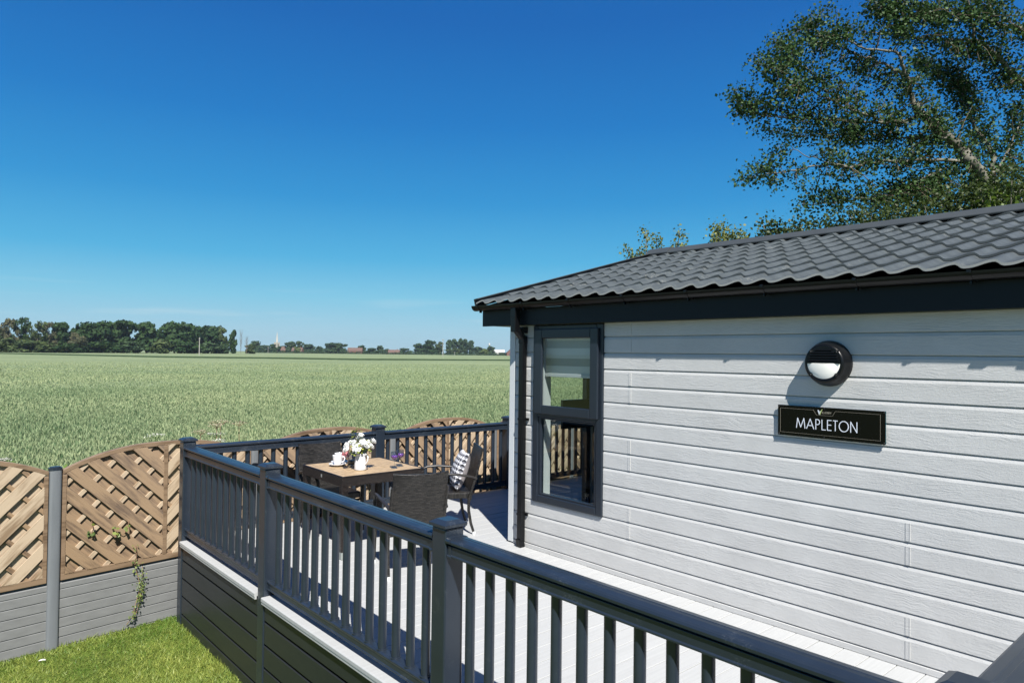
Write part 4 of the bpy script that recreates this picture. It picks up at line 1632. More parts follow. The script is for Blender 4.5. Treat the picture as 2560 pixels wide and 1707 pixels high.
# dark glass jar with a pink bloom
JAX, JAY = -1.07, -1.265
jar = empty('glass_jar', (JAX, JAY, TZ))
tag(jar, 'dark filled glass jar standing between the cups and the white jug', 'jar')
mb = MB()
mb.lathe([(.0001, .0), (.05, .0), (.052, .005), (.052, .13), (.049, .13), (.049, .01), (.0001, .008)], (0, 0, 0), 24)
mb.build('body', CLEAR, jar)
MB().lathe([(.0001, .012), (.048, .012), (.048, .05), (.0001, .05)], (0, 0, 0), 20).build('contents', mat('black_pebbles', (.01, .01, .011), .3, .5, noise=(60, .4), bump=(70, .8, .01)), jar)
V, F = rose_mesh(77)
pk = MB().add(V, F, 0, True).build('pink_flower', mat('pink_petal', (.70, .27, .30), .6, .3, noise=((50, 50, 50), .3)), loc=(JAX - .04, JAY - .035, TZ + .125))
pk.scale = (2.1, 2.1, 1.4)
pk.rotation_euler = Vector((-.7, -.7, .35)).to_track_quat('Z', 'Y').to_euler()
tag(pk, 'pink flower leaning out of the dark glass jar', 'flower')


def wine_glass(x, y, lab):
    g = empty('wine_glass', (x, y, TZ))
    g.scale = (.95, .95, .92)
    tag(g, lab, 'wine glass', 'wine glasses with purple drink')
    mb = MB()
    mb.lathe([(.0001, .0), (.036, .0), (.037, .003), (.02, .006), (.006, .010), (.0045, .02), (.0045, .075), (.006, .082), (.022, .094), (.036, .112), (.041, .135), (.040, .155), (.036, .185), (.035, .185), (.038, .155), (.039, .135), (.034, .114), (.02, .098), (.0001, .088)], (0, 0, 0), 24)
    mb.build('bowl_and_stem', CLEAR, g)
    mb = MB()
    mb.lathe([(.0001, .0885), (.02, .0985), (.0335, .1145), (.0382, .134), (.0378, .141), (.0001, .141)], (0, 0, 0), 20)
    mb.build('wine', WINE, g)


wine_glass(-.63, -1.03, 'wine glass of purple drink nearer the table edge')
wine_glass(-.703, -.915, 'wine glass of purple drink standing behind the nearer glass')

# ---------------------------------------------------------------- plants on and behind the fence
VINE = tone_mat('vine_leaf', (.05, .09, .025), (.22, .27, .06), .5, .35, .4)
STEMM = mat('dry_stem', (.20, .12, .075), .8, .2)


def vine(name, label, lines, nleaf, size, spread):
    root = empty(name, fp(*lines[0][-1], .03)); tag(root, label, 'climbing plant')
    o0 = Vector(root.location)
    mb = MB()
    C = []
    for ln in lines:
        pts = []
        for i, (s, z) in enumerate(ln):
            p = fp(s, z, .05 + .02 * math.sin(i * 2.1)) - o0
            pts.append(p)
        mb.tube(pts, .0035, 5)
        for a, b in zip(pts[:-1], pts[1:]):
            for k in range(4):
                C.append(a.lerp(b, k / 4))
    mb.build('stem', STEMM, root)
    C = np.array([tuple(C[rnd.randrange(len(C))]) for _ in range(nleaf)])
    C = C + rng.normal(0, spread, C.shape) * np.array([.35, 1, 1]) + np.array([.012, 0, 0])
    V, F, T = leaves(C, np.array([.9, -.2, .5]) + rng.normal(0, .5, C.shape), rng.uniform(size * .6, size * 1.3, nleaf), np.clip(rng.normal(.45, .3, nleaf), 0, 1))
    np_mesh('leaves', V, F, VINE, T, parent=root)
    return root


vine('ivy_strand', 'dry straggling vine hanging down the grey base board of the fence',
     [[(1.099, -.02), (1.10, -.12), (1.10, -.23), (1.125, -.34), (1.145, -.45), (1.13, -.55), (1.10, -.63), (1.08, -.72), (1.03, -.80)],
      [(1.165, -.24), (1.16, -.33), (1.17, -.42), (1.175, -.47), (1.145, -.53), (1.14, -.64), (1.10, -.74)]], 170, .02, .02)
vine('ivy_sprig', 'small green sprig growing through the wooden lattice, left of the bright leaf',
     [[(.69, .30), (.70, .22), (.70, .165), (.72, .12)]], 9, .045, .018)
vine('ivy_sprig', 'bright yellow green leaves poking through the middle of the lattice',
     [[(.87, .21), (.90, .16), (.93, .13), (.975, .115), (1.01, .16), (1.032, .24)]], 13, .042, .018)

UMB = mat('dry_umbel', (.34, .30, .21), .8, .1)
UMBW = mat('white_umbel', (.42, .42, .37), .8, .1)


def umbel(x, y, z, r_, white, label):
    root = empty('cow_parsley', (x, y, -.9)); tag(root, label, 'wild flower', 'seeding umbels behind the fence')
    H = z + .9
    mb = MB()
    mb.tube([(0, .05, 0), (0, .02, H * .5), (0, 0, H - .06)], .004, 5)
    tips = []
    for k in range(16):
        a = k * 2.4; q = r_ * math.sqrt((k + .5) / 16)
        tip = (math.cos(a) * q, math.sin(a) * q, H - .015 * (q / r_) ** 2 + rnd.uniform(-.01, .01))
        mb.tube([(0, 0, H - .06), tip], .0015, 3); tips.append(tip)
    mb.build('stem', STEMM if not white else mat('green_stem', (.1, .17, .04)), root)
    C = np.array([t for t in tips for _ in range(7)]) + rng.normal(0, r_ * .12, (len(tips) * 7, 3)) * np.array([1, 1, .4])
    V, F, T = leaves(C, np.array([0, 0, 1]) + rng.normal(0, .4, C.shape), rng.uniform(.010, .02, len(C)), rng.uniform(0, 1, len(C)))
    np_mesh('flower_head', V, F, UMBW if white else UMB, None, parent=root)


for (x, y, z, r_, wh, lab) in ((-4.0, -2.40, .905, .10, True, 'white umbel flower just above the arch, left of the corner post'),
                               (-4.2, -1.55, 1.015, .16, False, 'broad straw coloured umbel, the highest of the seed heads'),
                               (-3.9, -1.70, 1.0, .10, False, 'straw coloured umbel just below the broadest seed head'),
                               (-4.2, -1.30, .985, .12, False, 'straw coloured umbel farthest right among the seed heads'),
                               (-3.9, -1.90, .93, .10, False, 'low straw coloured umbel beside the corner post cap'),
                               (-4.0, -1.68, .87, .11, True, 'whitish umbel low over the end balustrade rail'),
                               (-3.7, -1.74, .82, .09, True, 'whitish umbel lowest of the seed heads by the rail'),
                               (-3.7, -3.96, .78, .055, True, 'white umbel at the left edge above the left fence panel')):
    umbel(x, y, z, r_, wh, lab)
NET = tone_mat('nettle_leaf', (.04, .09, .02), (.16, .26, .05), .6, .35, .3)
n_ = 1500
yy = rng.uniform(-4.6, -3.45, n_)
C = np.stack([rng.uniform(-3.3, -2.75, n_), yy, -.9 + (1.62 + .10 * np.sin(yy * 9)) * rng.uniform(.15, 1, n_) ** .5], 1)
V, F, T = leaves(C, np.array([.3, -.1, .8]) + rng.normal(0, .5, C.shape), rng.uniform(.03, .08, n_), rng.uniform(0, 1, n_))
o = np_mesh('nettle_patch', V, F, NET, T)
tag(o, 'leafy green weeds showing over the left end of the fence', 'weeds', kind='stuff')

mb = MB()
mb.add([(-.05, -.012, .004), (-.02, -.02, .012), (.02, -.014, .02), (.05, 0, .012), (-.05, .006, .006), (-.02, .008, .022), (.02, .01, .028), (.05, .012, .016)], [(0, 1, 5, 4), (1, 2, 6, 5), (2, 3, 7, 6)], 0, True)
o = mb.build('feather', mat('white_feather', (.6, .6, .58), .8, .1), loc=(-1.998, -3.824, LAWN + .018))
o.rotation_euler.z = .9
o.scale = (.6, .6, .6)
tag(o, 'small white feather lying on the lawn near the grey post', 'feather')

# ---------------------------------------------------------------- the big tree behind the lodge
BARK = mat('pale_bark', (.145, .138, .112), .85, .1, noise=((5, 5, 2), .5), bump=((16, 16, 5), .5, .02))
POPLAR = tone_mat('poplar_leaf', (.013, .037, .011), (.070, .124, .038), .5, .22, .16)
TD = 13.2


def tp(x, y, d):
    """zoomed sheet coordinates of the crown -> world"""
    return at(1760 + x * .38256, y * .38256, d)


limbs = [   # (points in the crown sheet, depth at base, depth at tip, radius at base, at tip)
    ([(2300, 2050), (2120, 1640), (1990, 1420), (1890, 1250), (1800, 1120), (1740, 1050), (1690, 980), (1600, 900), (1500, 820), (1440, 760), (1375, 690)], 13.4, 13.0, .25, .095),
    ([(1375, 690), (1345, 600), (1350, 540), (1310, 470), (1290, 380), (1265, 345), (1180, 330), (1050, 318), (960, 280), (860, 230)], 13.0, 12.2, .085, .012),
    ([(1350, 540), (1280, 470), (1200, 435), (1100, 390), (1040, 370), (960, 335), (880, 300), (780, 250), (700, 150)], 13.0, 13.2, .06, .01),
    ([(1440, 760), (1300, 790), (1200, 802), (1000, 792), (850, 785), (700, 775), (500, 765), (370, 755), (300, 690), (240, 680)], 13.0, 12.3, .06, .008),
    ([(1200, 802), (1000, 730), (880, 680), (820, 650), (760, 625), (650, 580), (600, 550), (500, 490), (400, 430)], 12.8, 12.0, .045, .008),
    ([(820, 650), (800, 600), (740, 520), (640, 420), (560, 330)], 12.3, 12.6, .022, .006),
    ([(1740, 1050), (1600, 1042), (1450, 1045), (1280, 1052), (1100, 1065), (960, 1086), (800, 1080), (600, 1110), (480, 1130), (380, 1140), (270, 1170)], 13.2, 12.4, .065, .007),
    ([(960, 1086), (850, 1070), (740, 1040), (640, 1005), (550, 950), (480, 960)], 12.8, 12.4, .024, .006),
    ([(2000, 1420), (1900, 1160), (1885, 1000), (1840, 920), (1770, 840), (1720, 700), (1640, 560), (1500, 480), (1400, 400)], 13.6, 14.6, .10, .014),
    ([(2400, 900), (2200, 650), (2091, 540), (2000, 470), (1940, 390), (1850, 310), (1770, 260), (1755, 150), (1720, 20), (1700, -120)], 14.0, 13.2, .13, .02),
    ([(2500, 420), (2300, 260), (2091, 195), (1960, 170), (1890, 140), (1800, 118), (1640, 100), (1500, 100), (1380, 95), (1200, 70), (1080, 60)], 13.6, 12.6, .10, .008),
    ([(1890, 140), (1880, 60), (1850, 0), (1820, -120)], 13.3, 13.6, .05, .012),
    ([(1770, 260), (1600, 265), (1480, 260), (1350, 240), (1200, 225), (1080, 215)], 13.4, 12.6, .04, .007),
    ([(1690, 980), (1640, 1060), (1560, 1110), (1400, 1180), (1280, 1250), (1120, 1290), (950, 1310), (820, 1330), (650, 1330)], 13.3, 12.8, .05, .007),
    ([(1810, 1130), (1900, 1120), (1980, 1000), (2040, 860), (2100, 720)], 13.5, 14.0, .06, .012),
    ([(1600, 900), (1480, 900), (1300, 900), (1100, 880), (900, 880), (700, 880), (560, 890), (400, 850)], 13.1, 14.2, .045, .007),
    ([(2300, 2050), (2420, 1500), (2460, 1000), (2420, 500), (2350, 100), (2300, -200)], 13.5, 14.5, .22, .06),
]
tree = empty('poplar_tree')
base = at(1760 + 2300 * .38256, 2050 * .38256, 13.4)
tree.location = (base.x, base.y, -.9)
tag(tree, 'big poplar with pale limbs and dark leaves rising behind the tiled roof', 'tree')
T0 = Vector(tree.location)
mb = MB()
samples = []
SAMP_R = []
for pts, d0, d1, r0, r1 in limbs:
    m_ = len(pts)
    r0, r1 = r0 * .58, r1 * .7
    P = [tp(x, y, d0 + (d1 - d0) * i / (m_ - 1) + (.12 * math.sin(i * 2.3 + x) if 0 < i < m_ - 1 else 0)) for i, (x, y) in enumerate(pts)]
    # finer, slightly crooked
    Q, rad = [], []
    for i in range(m_ - 1):
        for k in range(4):
            t = k / 4
            a, b = P[i], P[i + 1]
            p0, p3 = P[max(i - 1, 0)], P[min(i + 2, m_ - 1)]
            q = .5 * ((2 * a) + (b - p0) * t + (2 * p0 - 5 * a + 4 * b - p3) * t * t + (3 * a - p0 - 3 * b + p3) * t ** 3)
            Q.append(q + Vector((rnd.gauss(0, .012), rnd.gauss(0, .012), rnd.gauss(0, .012))))
            f_ = (i + t) / (m_ - 1)
            rad.append(r0 + (r1 - r0) * f_ ** .8)
    Q.append(P[-1]); rad.append(r1)
    mb.tube([q - T0 for q in Q], rad, 9)
    samples += Q; SAMP_R += rad
# trunk down to the ground
mb.tube([Vector((0, 0, -.1)), Vector((.03, 0, .4)), base - T0], [.26, .2, .15], 12)
SA = np.array([tuple(q) for q in samples])
blobs = [(830, 50, 55, 55, 8), (690, 120, 60, 45, 7), (560, 250, 120, 80, 26), (800, 220, 180, 90, 44), (450, 285, 50, 45, 8), (340, 380, 45, 42, 8), (450, 420, 100, 80, 22), (650, 350, 190, 100, 48),
         (610, 480, 150, 90, 30), (255, 585, 80, 36, 11), (430, 620, 170, 80, 34), (220, 700, 55, 70, 12), (330, 730, 110, 50, 18), (600, 650, 190, 100, 44), (850, 540, 170, 120, 46), (750, 770, 240, 80, 44),
         (370, 850, 120, 35, 10), (600, 880, 120, 50, 18), (900, 900, 220, 100, 54), (470, 1000, 75, 45, 13), (350, 1090, 70, 40, 13), (290, 1170, 65, 28, 11), (450, 1210, 45, 40, 7), (600, 1150, 45, 70, 10),
         (750, 1230, 70, 60, 15), (800, 1300, 100, 70, 17), (640, 1340, 70, 30, 6), (950, 1180, 170, 100, 38), (1000, 1000, 220, 120, 54), (1100, 800, 220, 120, 56), (1150, 620, 200, 130, 58), (1010, 440, 150, 90, 24),
         (950, 170, 40, 50, 7), (1150, 60, 120, 50, 22), (1300, 40, 190, 60, 34), (1250, 130, 150, 70, 30), (1090, 220, 75, 30, 8), (1400, 180, 190, 80, 38), (1330, 250, 110, 40, 12), (1600, 70, 240, 90, 52), (1850, 80, 240, 110, 56),
         (1700, 200, 190, 90, 36), (1950, 230, 170, 110, 36), (1430, 400, 130, 80, 22), (1570, 380, 190, 110, 50), (1720, 430, 190, 130, 56), (1960, 440, 170, 130, 42), (1500, 560, 190, 120, 56), (1760, 600, 190, 110, 44),
         (2000, 620, 120, 90, 22), (1600, 720, 200, 90, 30), (1350, 880, 190, 110, 52), (1300, 1030, 180, 80, 34), (1520, 960, 160, 90, 32), (1840, 720, 130, 80, 14), (1980, 780, 100, 90, 18), (2050, 920, 100, 90, 18),
         (1950, 1060, 110, 90, 24), (2060, 1150, 90, 130, 28), (1620, 1160, 190, 110, 50), (1350, 1190, 190, 90, 44), (1150, 1290, 190, 70, 34), (1500, 1280, 200, 90, 52), (1800, 1270, 150, 70, 36), (1960, 1300, 140, 80, 40),
         (1520, 780, 150, 80, 26), (1720, 860, 130, 90, 26), (1740, 1000, 120, 70, 18), (1900, 900, 120, 90, 20), (1350, 1370, 300, 50, 40), (1750, 1380, 300, 60, 50), (2080, 1330, 150, 120, 50),
         (2250, 200, 220, 250, 70), (2300, 700, 220, 250, 70), (2300, 1150, 200, 220, 60), (1500, -140, 400, 90, 60), (2000, -140, 350, 110, 60)]
LC, LN, LS = [], [], []
tw = MB()
for (cx, cy, rx, ry, n_) in blobs:
    for _ in range(int(n_ * (.88 if cx < 1250 else .98))):
        a = rnd.uniform(0, 2 * PI); q = math.sqrt(rnd.random())
        x, y = cx + rx * q * math.cos(a), cy + ry * q * math.sin(a)
        p0 = tp(x, y, 13)
        # depth near that of the closest limb as seen, give or take
        dirn = (p0 - CAM).normalized()
        rel = SA - np.array(CAM)
        along = rel @ np.array(dirn)
        perp = np.linalg.norm(rel - along[:, None] * np.array(dirn), axis=1)
        i = int(np.argmin(perp))
        dd = along[i] + rnd.gauss(.14, .42)
        c_ = CAM + dirn * dd
        j = int(np.argmin(np.linalg.norm(SA - np.array(c_), axis=1)))
        s_ = Vector(SA[j])
        L = (c_ - s_).length
        if L < 2.2:
            md = s_.lerp(c_, .5) + Vector((rnd.gauss(0, .06), rnd.gauss(0, .06), .05 * L + rnd.gauss(0, .05))) * L
            r0 = min(.006 + .008 * L, SAMP_R[j] * .7)
            tw.tube([s_ - T0, md - T0, c_ - T0], [r0, r0 * .7, .0035], 4, cap=False)
            t0 = max(0.25, 1 - .5 / max(L, .01))
        else:
            md, t0 = c_, 1
        for k in range(rnd.randint(17, 29)):
            t = rnd.uniform(t0, 1.0)
            q_ = s_ * (1 - t) ** 2 + md * 2 * t * (1 - t) + c_ * t * t if L < 2.2 else c_
            off = Vector((rnd.gauss(0, .105), rnd.gauss(0, .105), rnd.gauss(0, .085)))
            LC.append(tuple(q_ + off - T0)); LN.append((rnd.gauss(0, .7), rnd.gauss(0, .7), rnd.gauss(.5, .6))); LS.append(rnd.uniform(.04, .072))
LC, LN, LS = np.array(LC), np.array(LN), np.array(LS)
V, F, T = leaves(LC, LN, LS, np.clip(rng.normal(.42, .27, len(LC)), 0, 1), .35, .85)
np_mesh('crown', V, F, POPLAR, T, parent=tree)
mb.build('trunk', BARK, tree)
tw.build('twigs', mat('twig_bark', (.10, .085, .06), .85, .1), tree)


def shrub(label, tips, dep, dens, leaf, mat_leaf, spread=.12):
    """leafy bush behind the lodge; tips are (x, y) in the 2560 px frame, all branches rise from one foot"""
    P = [at(x, y, dep + rnd.uniform(-.5, .5)) for x, y in tips]
    cx = sum(p.x for p in P) / len(P); cy = sum(p.y for p in P) / len(P)
    root = empty('shrub', (cx, cy, -.9)); tag(root, label, 'shrub', 'shrubs behind the tiled roof')
    o0 = Vector(root.location)
    mb = MB(); C = []
    for p in P:
        e = p - o0
        a = Vector((e.x * .25 + rnd.gauss(0, .1), e.y * .25 + rnd.gauss(0, .1), e.z * .55))
        b = Vector((e.x * .75 + rnd.gauss(0, .12), e.y * .75 + rnd.gauss(0, .12), e.z * .85))
        mb.tube([(rnd.gauss(0, .08), rnd.gauss(0, .08), 0), a, b, e], [.03, .022, .014, .006], 5)
        for k in range(dens):
            t = 1 - .62 * rnd.random() ** 1.7
            q_ = a.lerp(b, t * 2) if t < .5 else b.lerp(e, t * 2 - 1)
            C.append(tuple(q_ + Vector((rnd.gauss(0, spread), rnd.gauss(0, spread), rnd.gauss(0, spread * .8)))))
    C = np.array(C)
    V, F, T = leaves(C, np.array([0, 0, .5]) + rng.normal(0, .7, C.shape), rng.uniform(leaf * .7, leaf * 1.3, len(C)), np.clip(rng.normal(.5, .3, len(C)), 0, 1))
    np_mesh('foliage', V, F, mat_leaf, T, parent=root)
    mb.build('stems', BARK, root)


APPLE = tone_mat('apple_leaf', (.05, .08, .015), (.22, .23, .06), .5, .35, .3)
HAW = tone_mat('hawthorn_leaf', (.012, .028, .006), (.066, .092, .02), .5, .3, .3)
shrub('sparse light green bush at the left end of the ridge', [(1565, 620), (1585, 640), (1600, 628), (1615, 575), (1640, 590), (1668, 625), (1690, 605), (1700, 578), (1712, 612), (1610, 650), (1650, 640)], 12.2, 170, .048, APPLE, .06)
shrub('yellow green bush peeping over the ridge, between the sparse bush and the hedge', [(1790, 575), (1797, 563), (1812, 590), (1830, 578), (1850, 585), (1862, 592), (1800, 600), (1840, 600), (1820, 610)], 11.8, 260, .048, APPLE, .075)
shrub('olive green bush along the ridge left of the poplar', [(1908, 560), (1925, 572), (1940, 560), (1965, 568), (1990, 565), (2015, 572), (1950, 585), (2000, 585), (2040, 560), (2065, 548)], 11.8, 260, .06, HAW, .12)
shrub('dense olive bush over the middle of the ridge, under the poplar', [(2090, 552), (2120, 535), (2150, 528), (2180, 535), (2210, 530), (2245, 520), (2280, 525), (2130, 560), (2200, 555), (2260, 545)], 11.6, 560, .05, HAW, .15)
shrub('dark bush at the right end of the ridge beneath the poplar trunk', [(2310, 510), (2350, 500), (2390, 495), (2420, 480), (2450, 470), (2490, 460), (2530, 440), (2570, 430), (2400, 520), (2480, 500), (2550, 480)], 11.6, 640, .055, HAW, .19)
BRIGHT = tone_mat('bright_leaf', (.045, .09, .01), (.13, .19, .03), .5, .4, .3)
shrub('bright green leafy shoot beside the poplar trunk above the ridge', [(2455, 505), (2475, 490), (2490, 480), (2500, 505), (2530, 500)], 11.3, 50, .09, BRIGHT, .08)

# ---------------------------------------------------------------- the wood, the village and the far hedges
FARZ = -.75
WOODL = [tone_mat('oak_foliage', (.010, .030, .008), (.037, .072, .020), .7, .2, .2),
         tone_mat('ash_foliage', (.026, .046, .016), (.08, .108, .036), .7, .2, .2),
         tone_mat('thin_brown_foliage', (.04, .048, .024), (.115, .11, .058), .8, .2, .2),
         tone_mat('willow_foliage', (.07, .10, .03), (.16, .195, .062), .7, .25, .2),
         tone_mat('village_foliage', (.020, .043, .020), (.055, .092, .036), .7, .2, .2)]
FBARK = mat('far_bark', (.13, .11, .085), .9, .1)
PROTO = {}


def far_mesh(kind, seed):
    """unit tree: 1 high, crown 1 across; kinds round, tall, low, thin, column, bare"""
    r_ = np.random.default_rng(seed)
    lobes = []
    if kind == 'round':
        for _ in range(26):
            a = r_.uniform(0, 2 * PI); q = r_.uniform(.05, .34); z = r_.uniform(.30, .82)
            q *= math.sqrt(max(.1, 1 - ((z - .5) / .42) ** 2))
            lobes.append((q * math.cos(a), q * math.sin(a), z, r_.uniform(.10, .17)))
        lobes += [(0, 0, .55, .30), (0, 0, .40, .33), (.2, 0, .3, .25), (-.2, 0, .3, .25), (0, .2, .3, .25), (0, -.2, .3, .25)]
        for _ in range(9):
            a = r_.uniform(0, 2 * PI); lobes.append((.33 * math.cos(a), .33 * math.sin(a), r_.uniform(.14, .28), .15))
    elif kind == 'tall':
        for _ in range(30):
            a = r_.uniform(0, 2 * PI); z = r_.uniform(.12, .9); q = r_.uniform(.05, .33) * (1 - .5 * max(0, z - .6))
            lobes.append((q * math.cos(a), q * math.sin(a), z, r_.uniform(.09, .16)))
        lobes += [(0, 0, .6, .24), (0, 0, .4, .28), (.15, .1, .2, .25), (-.2, 0, .2, .25), (.1, -.2, .2, .22)]
    elif kind == 'low':
        for _ in range(24):
            a = r_.uniform(0, 2 * PI); q = r_.uniform(.0, .40); z = r_.uniform(.12, .80) * (1 - q * .6)
            lobes.append((q * math.cos(a), q * math.sin(a), z, r_.uniform(.13, .2)))
    elif kind == 'thin':
        for _ in range(44):
            a = r_.uniform(0, 2 * PI); z = r_.uniform(.12, .95); q = r_.uniform(.02, .40)
            lobes.append((q * math.cos(a), q * math.sin(a), z, r_.uniform(.05, .13)))
    elif kind == 'column':
        for k in range(24):
            z = .10 + .84 * k / 23; a = r_.uniform(0, 2 * PI); q = .15 * math.sin(PI * min(1, max(0.12, (1.06 - z) / .9))) 
            lobes.append((q * math.cos(a), q * math.sin(a), z, r_.uniform(.10, .17) * (1 if z < .8 else .75)))
    per = {'round': 62, 'tall': 62, 'low': 55, 'thin': 30, 'column': 55, 'bare': 0}[kind]
    C, Nn, T = [], [], []
    for (x, y, z, rr) in lobes:
        d = r_.normal(size=(per, 3)); d /= np.linalg.norm(d, axis=1, keepdims=True)
        q = rr * r_.uniform(.55, 1.08, (per, 1))
        C.append(np.array([x, y, z]) + d * q * np.array([1, 1, .8])); Nn.append(d + r_.normal(0, .5, (per, 3)))
        T.append(np.clip(r_.uniform(.2, .8) + r_.normal(0, .16, per), 0, 1))
    C, Nn, T = np.concatenate(C), np.concatenate(Nn), np.concatenate(T)
    C[:, 2] = np.clip(C[:, 2], .015, 1.02)
    return leaves(C, Nn, r_.uniform(.075, .135, len(C)) * (1 if kind != 'thin' else .75), T)


def far_trunk(kind):
    mb = MB()
    mb.tube([(0, 0, -.02), (.008, 0, .2), (0, .01, .45), (.01, 0, .8)], [.022, .018, .013, .004], 6)
    for k in range(9 if kind in ('thin', 'bare') else 5):
        a = k * 2.4; z = .28 + .06 * k
        mb.tube([(0, 0, z), (.13 * math.cos(a), .13 * math.sin(a), z + .12), (.24 * math.cos(a), .24 * math.sin(a), z + .22)], [.009, .006, .002], 4)
    if kind == 'bare':
        for k in range(14):
            a = k * 1.9; z = .12 + .05 * k
            mb.tube([(.02 * math.cos(a), .02 * math.sin(a), z), (.10 * math.cos(a), .10 * math.sin(a), z + .2), (.13 * math.cos(a), .13 * math.sin(a), min(1, z + .35))], [.007, .005, .002], 4)
    return mb


def far_tree(px, ytop, ybase, wpx, dep, kind, lm, label, group, cat='tree', name='tree'):
    key = (kind, lm, rnd.randrange(2))
    if key not in PROTO:
        if kind != 'bare':
            V, F, T = far_mesh(kind, hash((len(PROTO), 5)) % 1000)
            c_ = np_mesh('crown', V, F, WOODL[lm], T)
            cm = c_.data
            bpy.data.objects.remove(c_)
        else:
            cm = None
        t_ = far_trunk(kind).build('trunk', FBARK)
        tm = t_.data
        bpy.data.objects.remove(t_)
        PROTO[key] = (cm, tm)
    cm, tm = PROTO[key]
    p = at(px, ybase, dep)
    p.z = FARZ
    h = (ybase - ytop) / FPX * dep
    root = empty(name, p, rnd.uniform(0, 6.28))
    root.scale = (wpx / FPX * dep, wpx / FPX * dep, h)
    tag(root, label, cat, group)
    for nm, me in (('crown', cm), ('trunk', tm)):
        if me is None: continue
        o = bpy.data.objects.new(nm, me); COL.objects.link(o); o.parent = root
    return root


GW = 'trees of the wood beyond the wheat'
W_ = [  # px, top, base, width, depth, kind, foliage, label
    (-25, 812, 884, 70, 400, 'round', 1, 'pale green tree cut by the left edge of the picture'),
    (20, 800, 884, 46, 395, 'thin', 2, 'thin pale tree at the far left end of the wood'),
    (56, 797, 884, 52, 405, 'thin', 0, 'flat topped pine in the left part of the wood'),
    (93, 804, 884, 44, 400, 'thin', 1, 'open crowned tree just right of the flat topped pine'),
    (116, 808, 884, 46, 410, 'thin', 2, 'brownish thin tree left of the dark pointed oak'),
    (150, 807, 884, 62, 420, 'tall', 0, 'dark pointed oak between the thin trees and the domed oaks'),
    (186, 822, 884, 50, 405, 'low', 2, 'bare brown bush at the foot of the first domed oak'),
    (210, 801, 884, 80, 430, 'round', 0, 'first of the big domed oaks from the left, dark green'),
    (262, 800, 884, 90, 450, 'round', 0, 'broad dark oak, second dome from the left in the wood'),
    (306, 798, 884, 70, 455, 'tall', 0, 'dark oak with a ragged top in the middle of the wood'),
    (366, 799, 884, 86, 470, 'round', 0, 'round dark oak standing apart left of the tallest dome'),
    (436, 799, 885, 96, 500, 'round', 0, 'largest domed oak left of the white pole'),
    (485, 812, 885, 80, 520, 'round', 0, 'dark oak behind the white pole'),
    (522, 815, 885, 64, 540, 'tall', 0, 'dark oak right of the white pole'),
    (545, 816, 885, 48, 560, 'tall', 1, 'lighter green tree near the right end of the wood'),
    (583, 827, 885, 34, 560, 'column', 0, 'narrow dark tree ending the wood on the right'),
    (602, 824, 886, 22, 565, 'bare', 2, 'bare grey leafless tree right of the wood'),
    (616, 840, 886, 24, 570, 'bare', 2, 'smaller leafless tree next to the bare grey one'),
    (626, 858, 886, 30, 575, 'low', 1, 'small scrubby bush right of the leafless trees'),
    (60, 846, 885, 80, 380, 'low', 1, 'light green bush under the flat topped pine'),
    (120, 852, 885, 70, 380, 'low', 1, 'low bush at the wood edge below the brownish thin tree'),
    (10, 842, 885, 70, 382, 'low', 1, 'rounded bush at the bottom left edge of the wood'),
    (170, 852, 885, 60, 385, 'low', 0, 'dark low bush at the foot of the pointed oak'),
    (400, 842, 885, 60, 440, 'low', 1, 'olive bush at the foot of the largest domed oak'),
    (330, 846, 885, 66, 440, 'low', 4, 'low bush below the ragged topped oak'),
    (250, 846, 885, 90, 425, 'low', 0, 'dark low bush beneath the first two domed oaks'),
    (470, 848, 885, 70, 480, 'low', 0, 'low dark bush at the foot of the pole'),
    (535, 850, 885, 76, 520, 'low', 4, 'low bush before the right end of the wood'),
]
for px, yt, yb, w, dp_, kd, lm, lab in W_:
    low = kd == 'low'
    far_tree(px, yt, yb + 1, w * 1.12, dp_, kd, lm, lab, GW if not low else 'bushes along the wood edge', 'bush' if low else 'tree', 'bush' if low else ('pine_tree' if 'pine' in lab else 'tree'))
GV = 'trees of the far village'
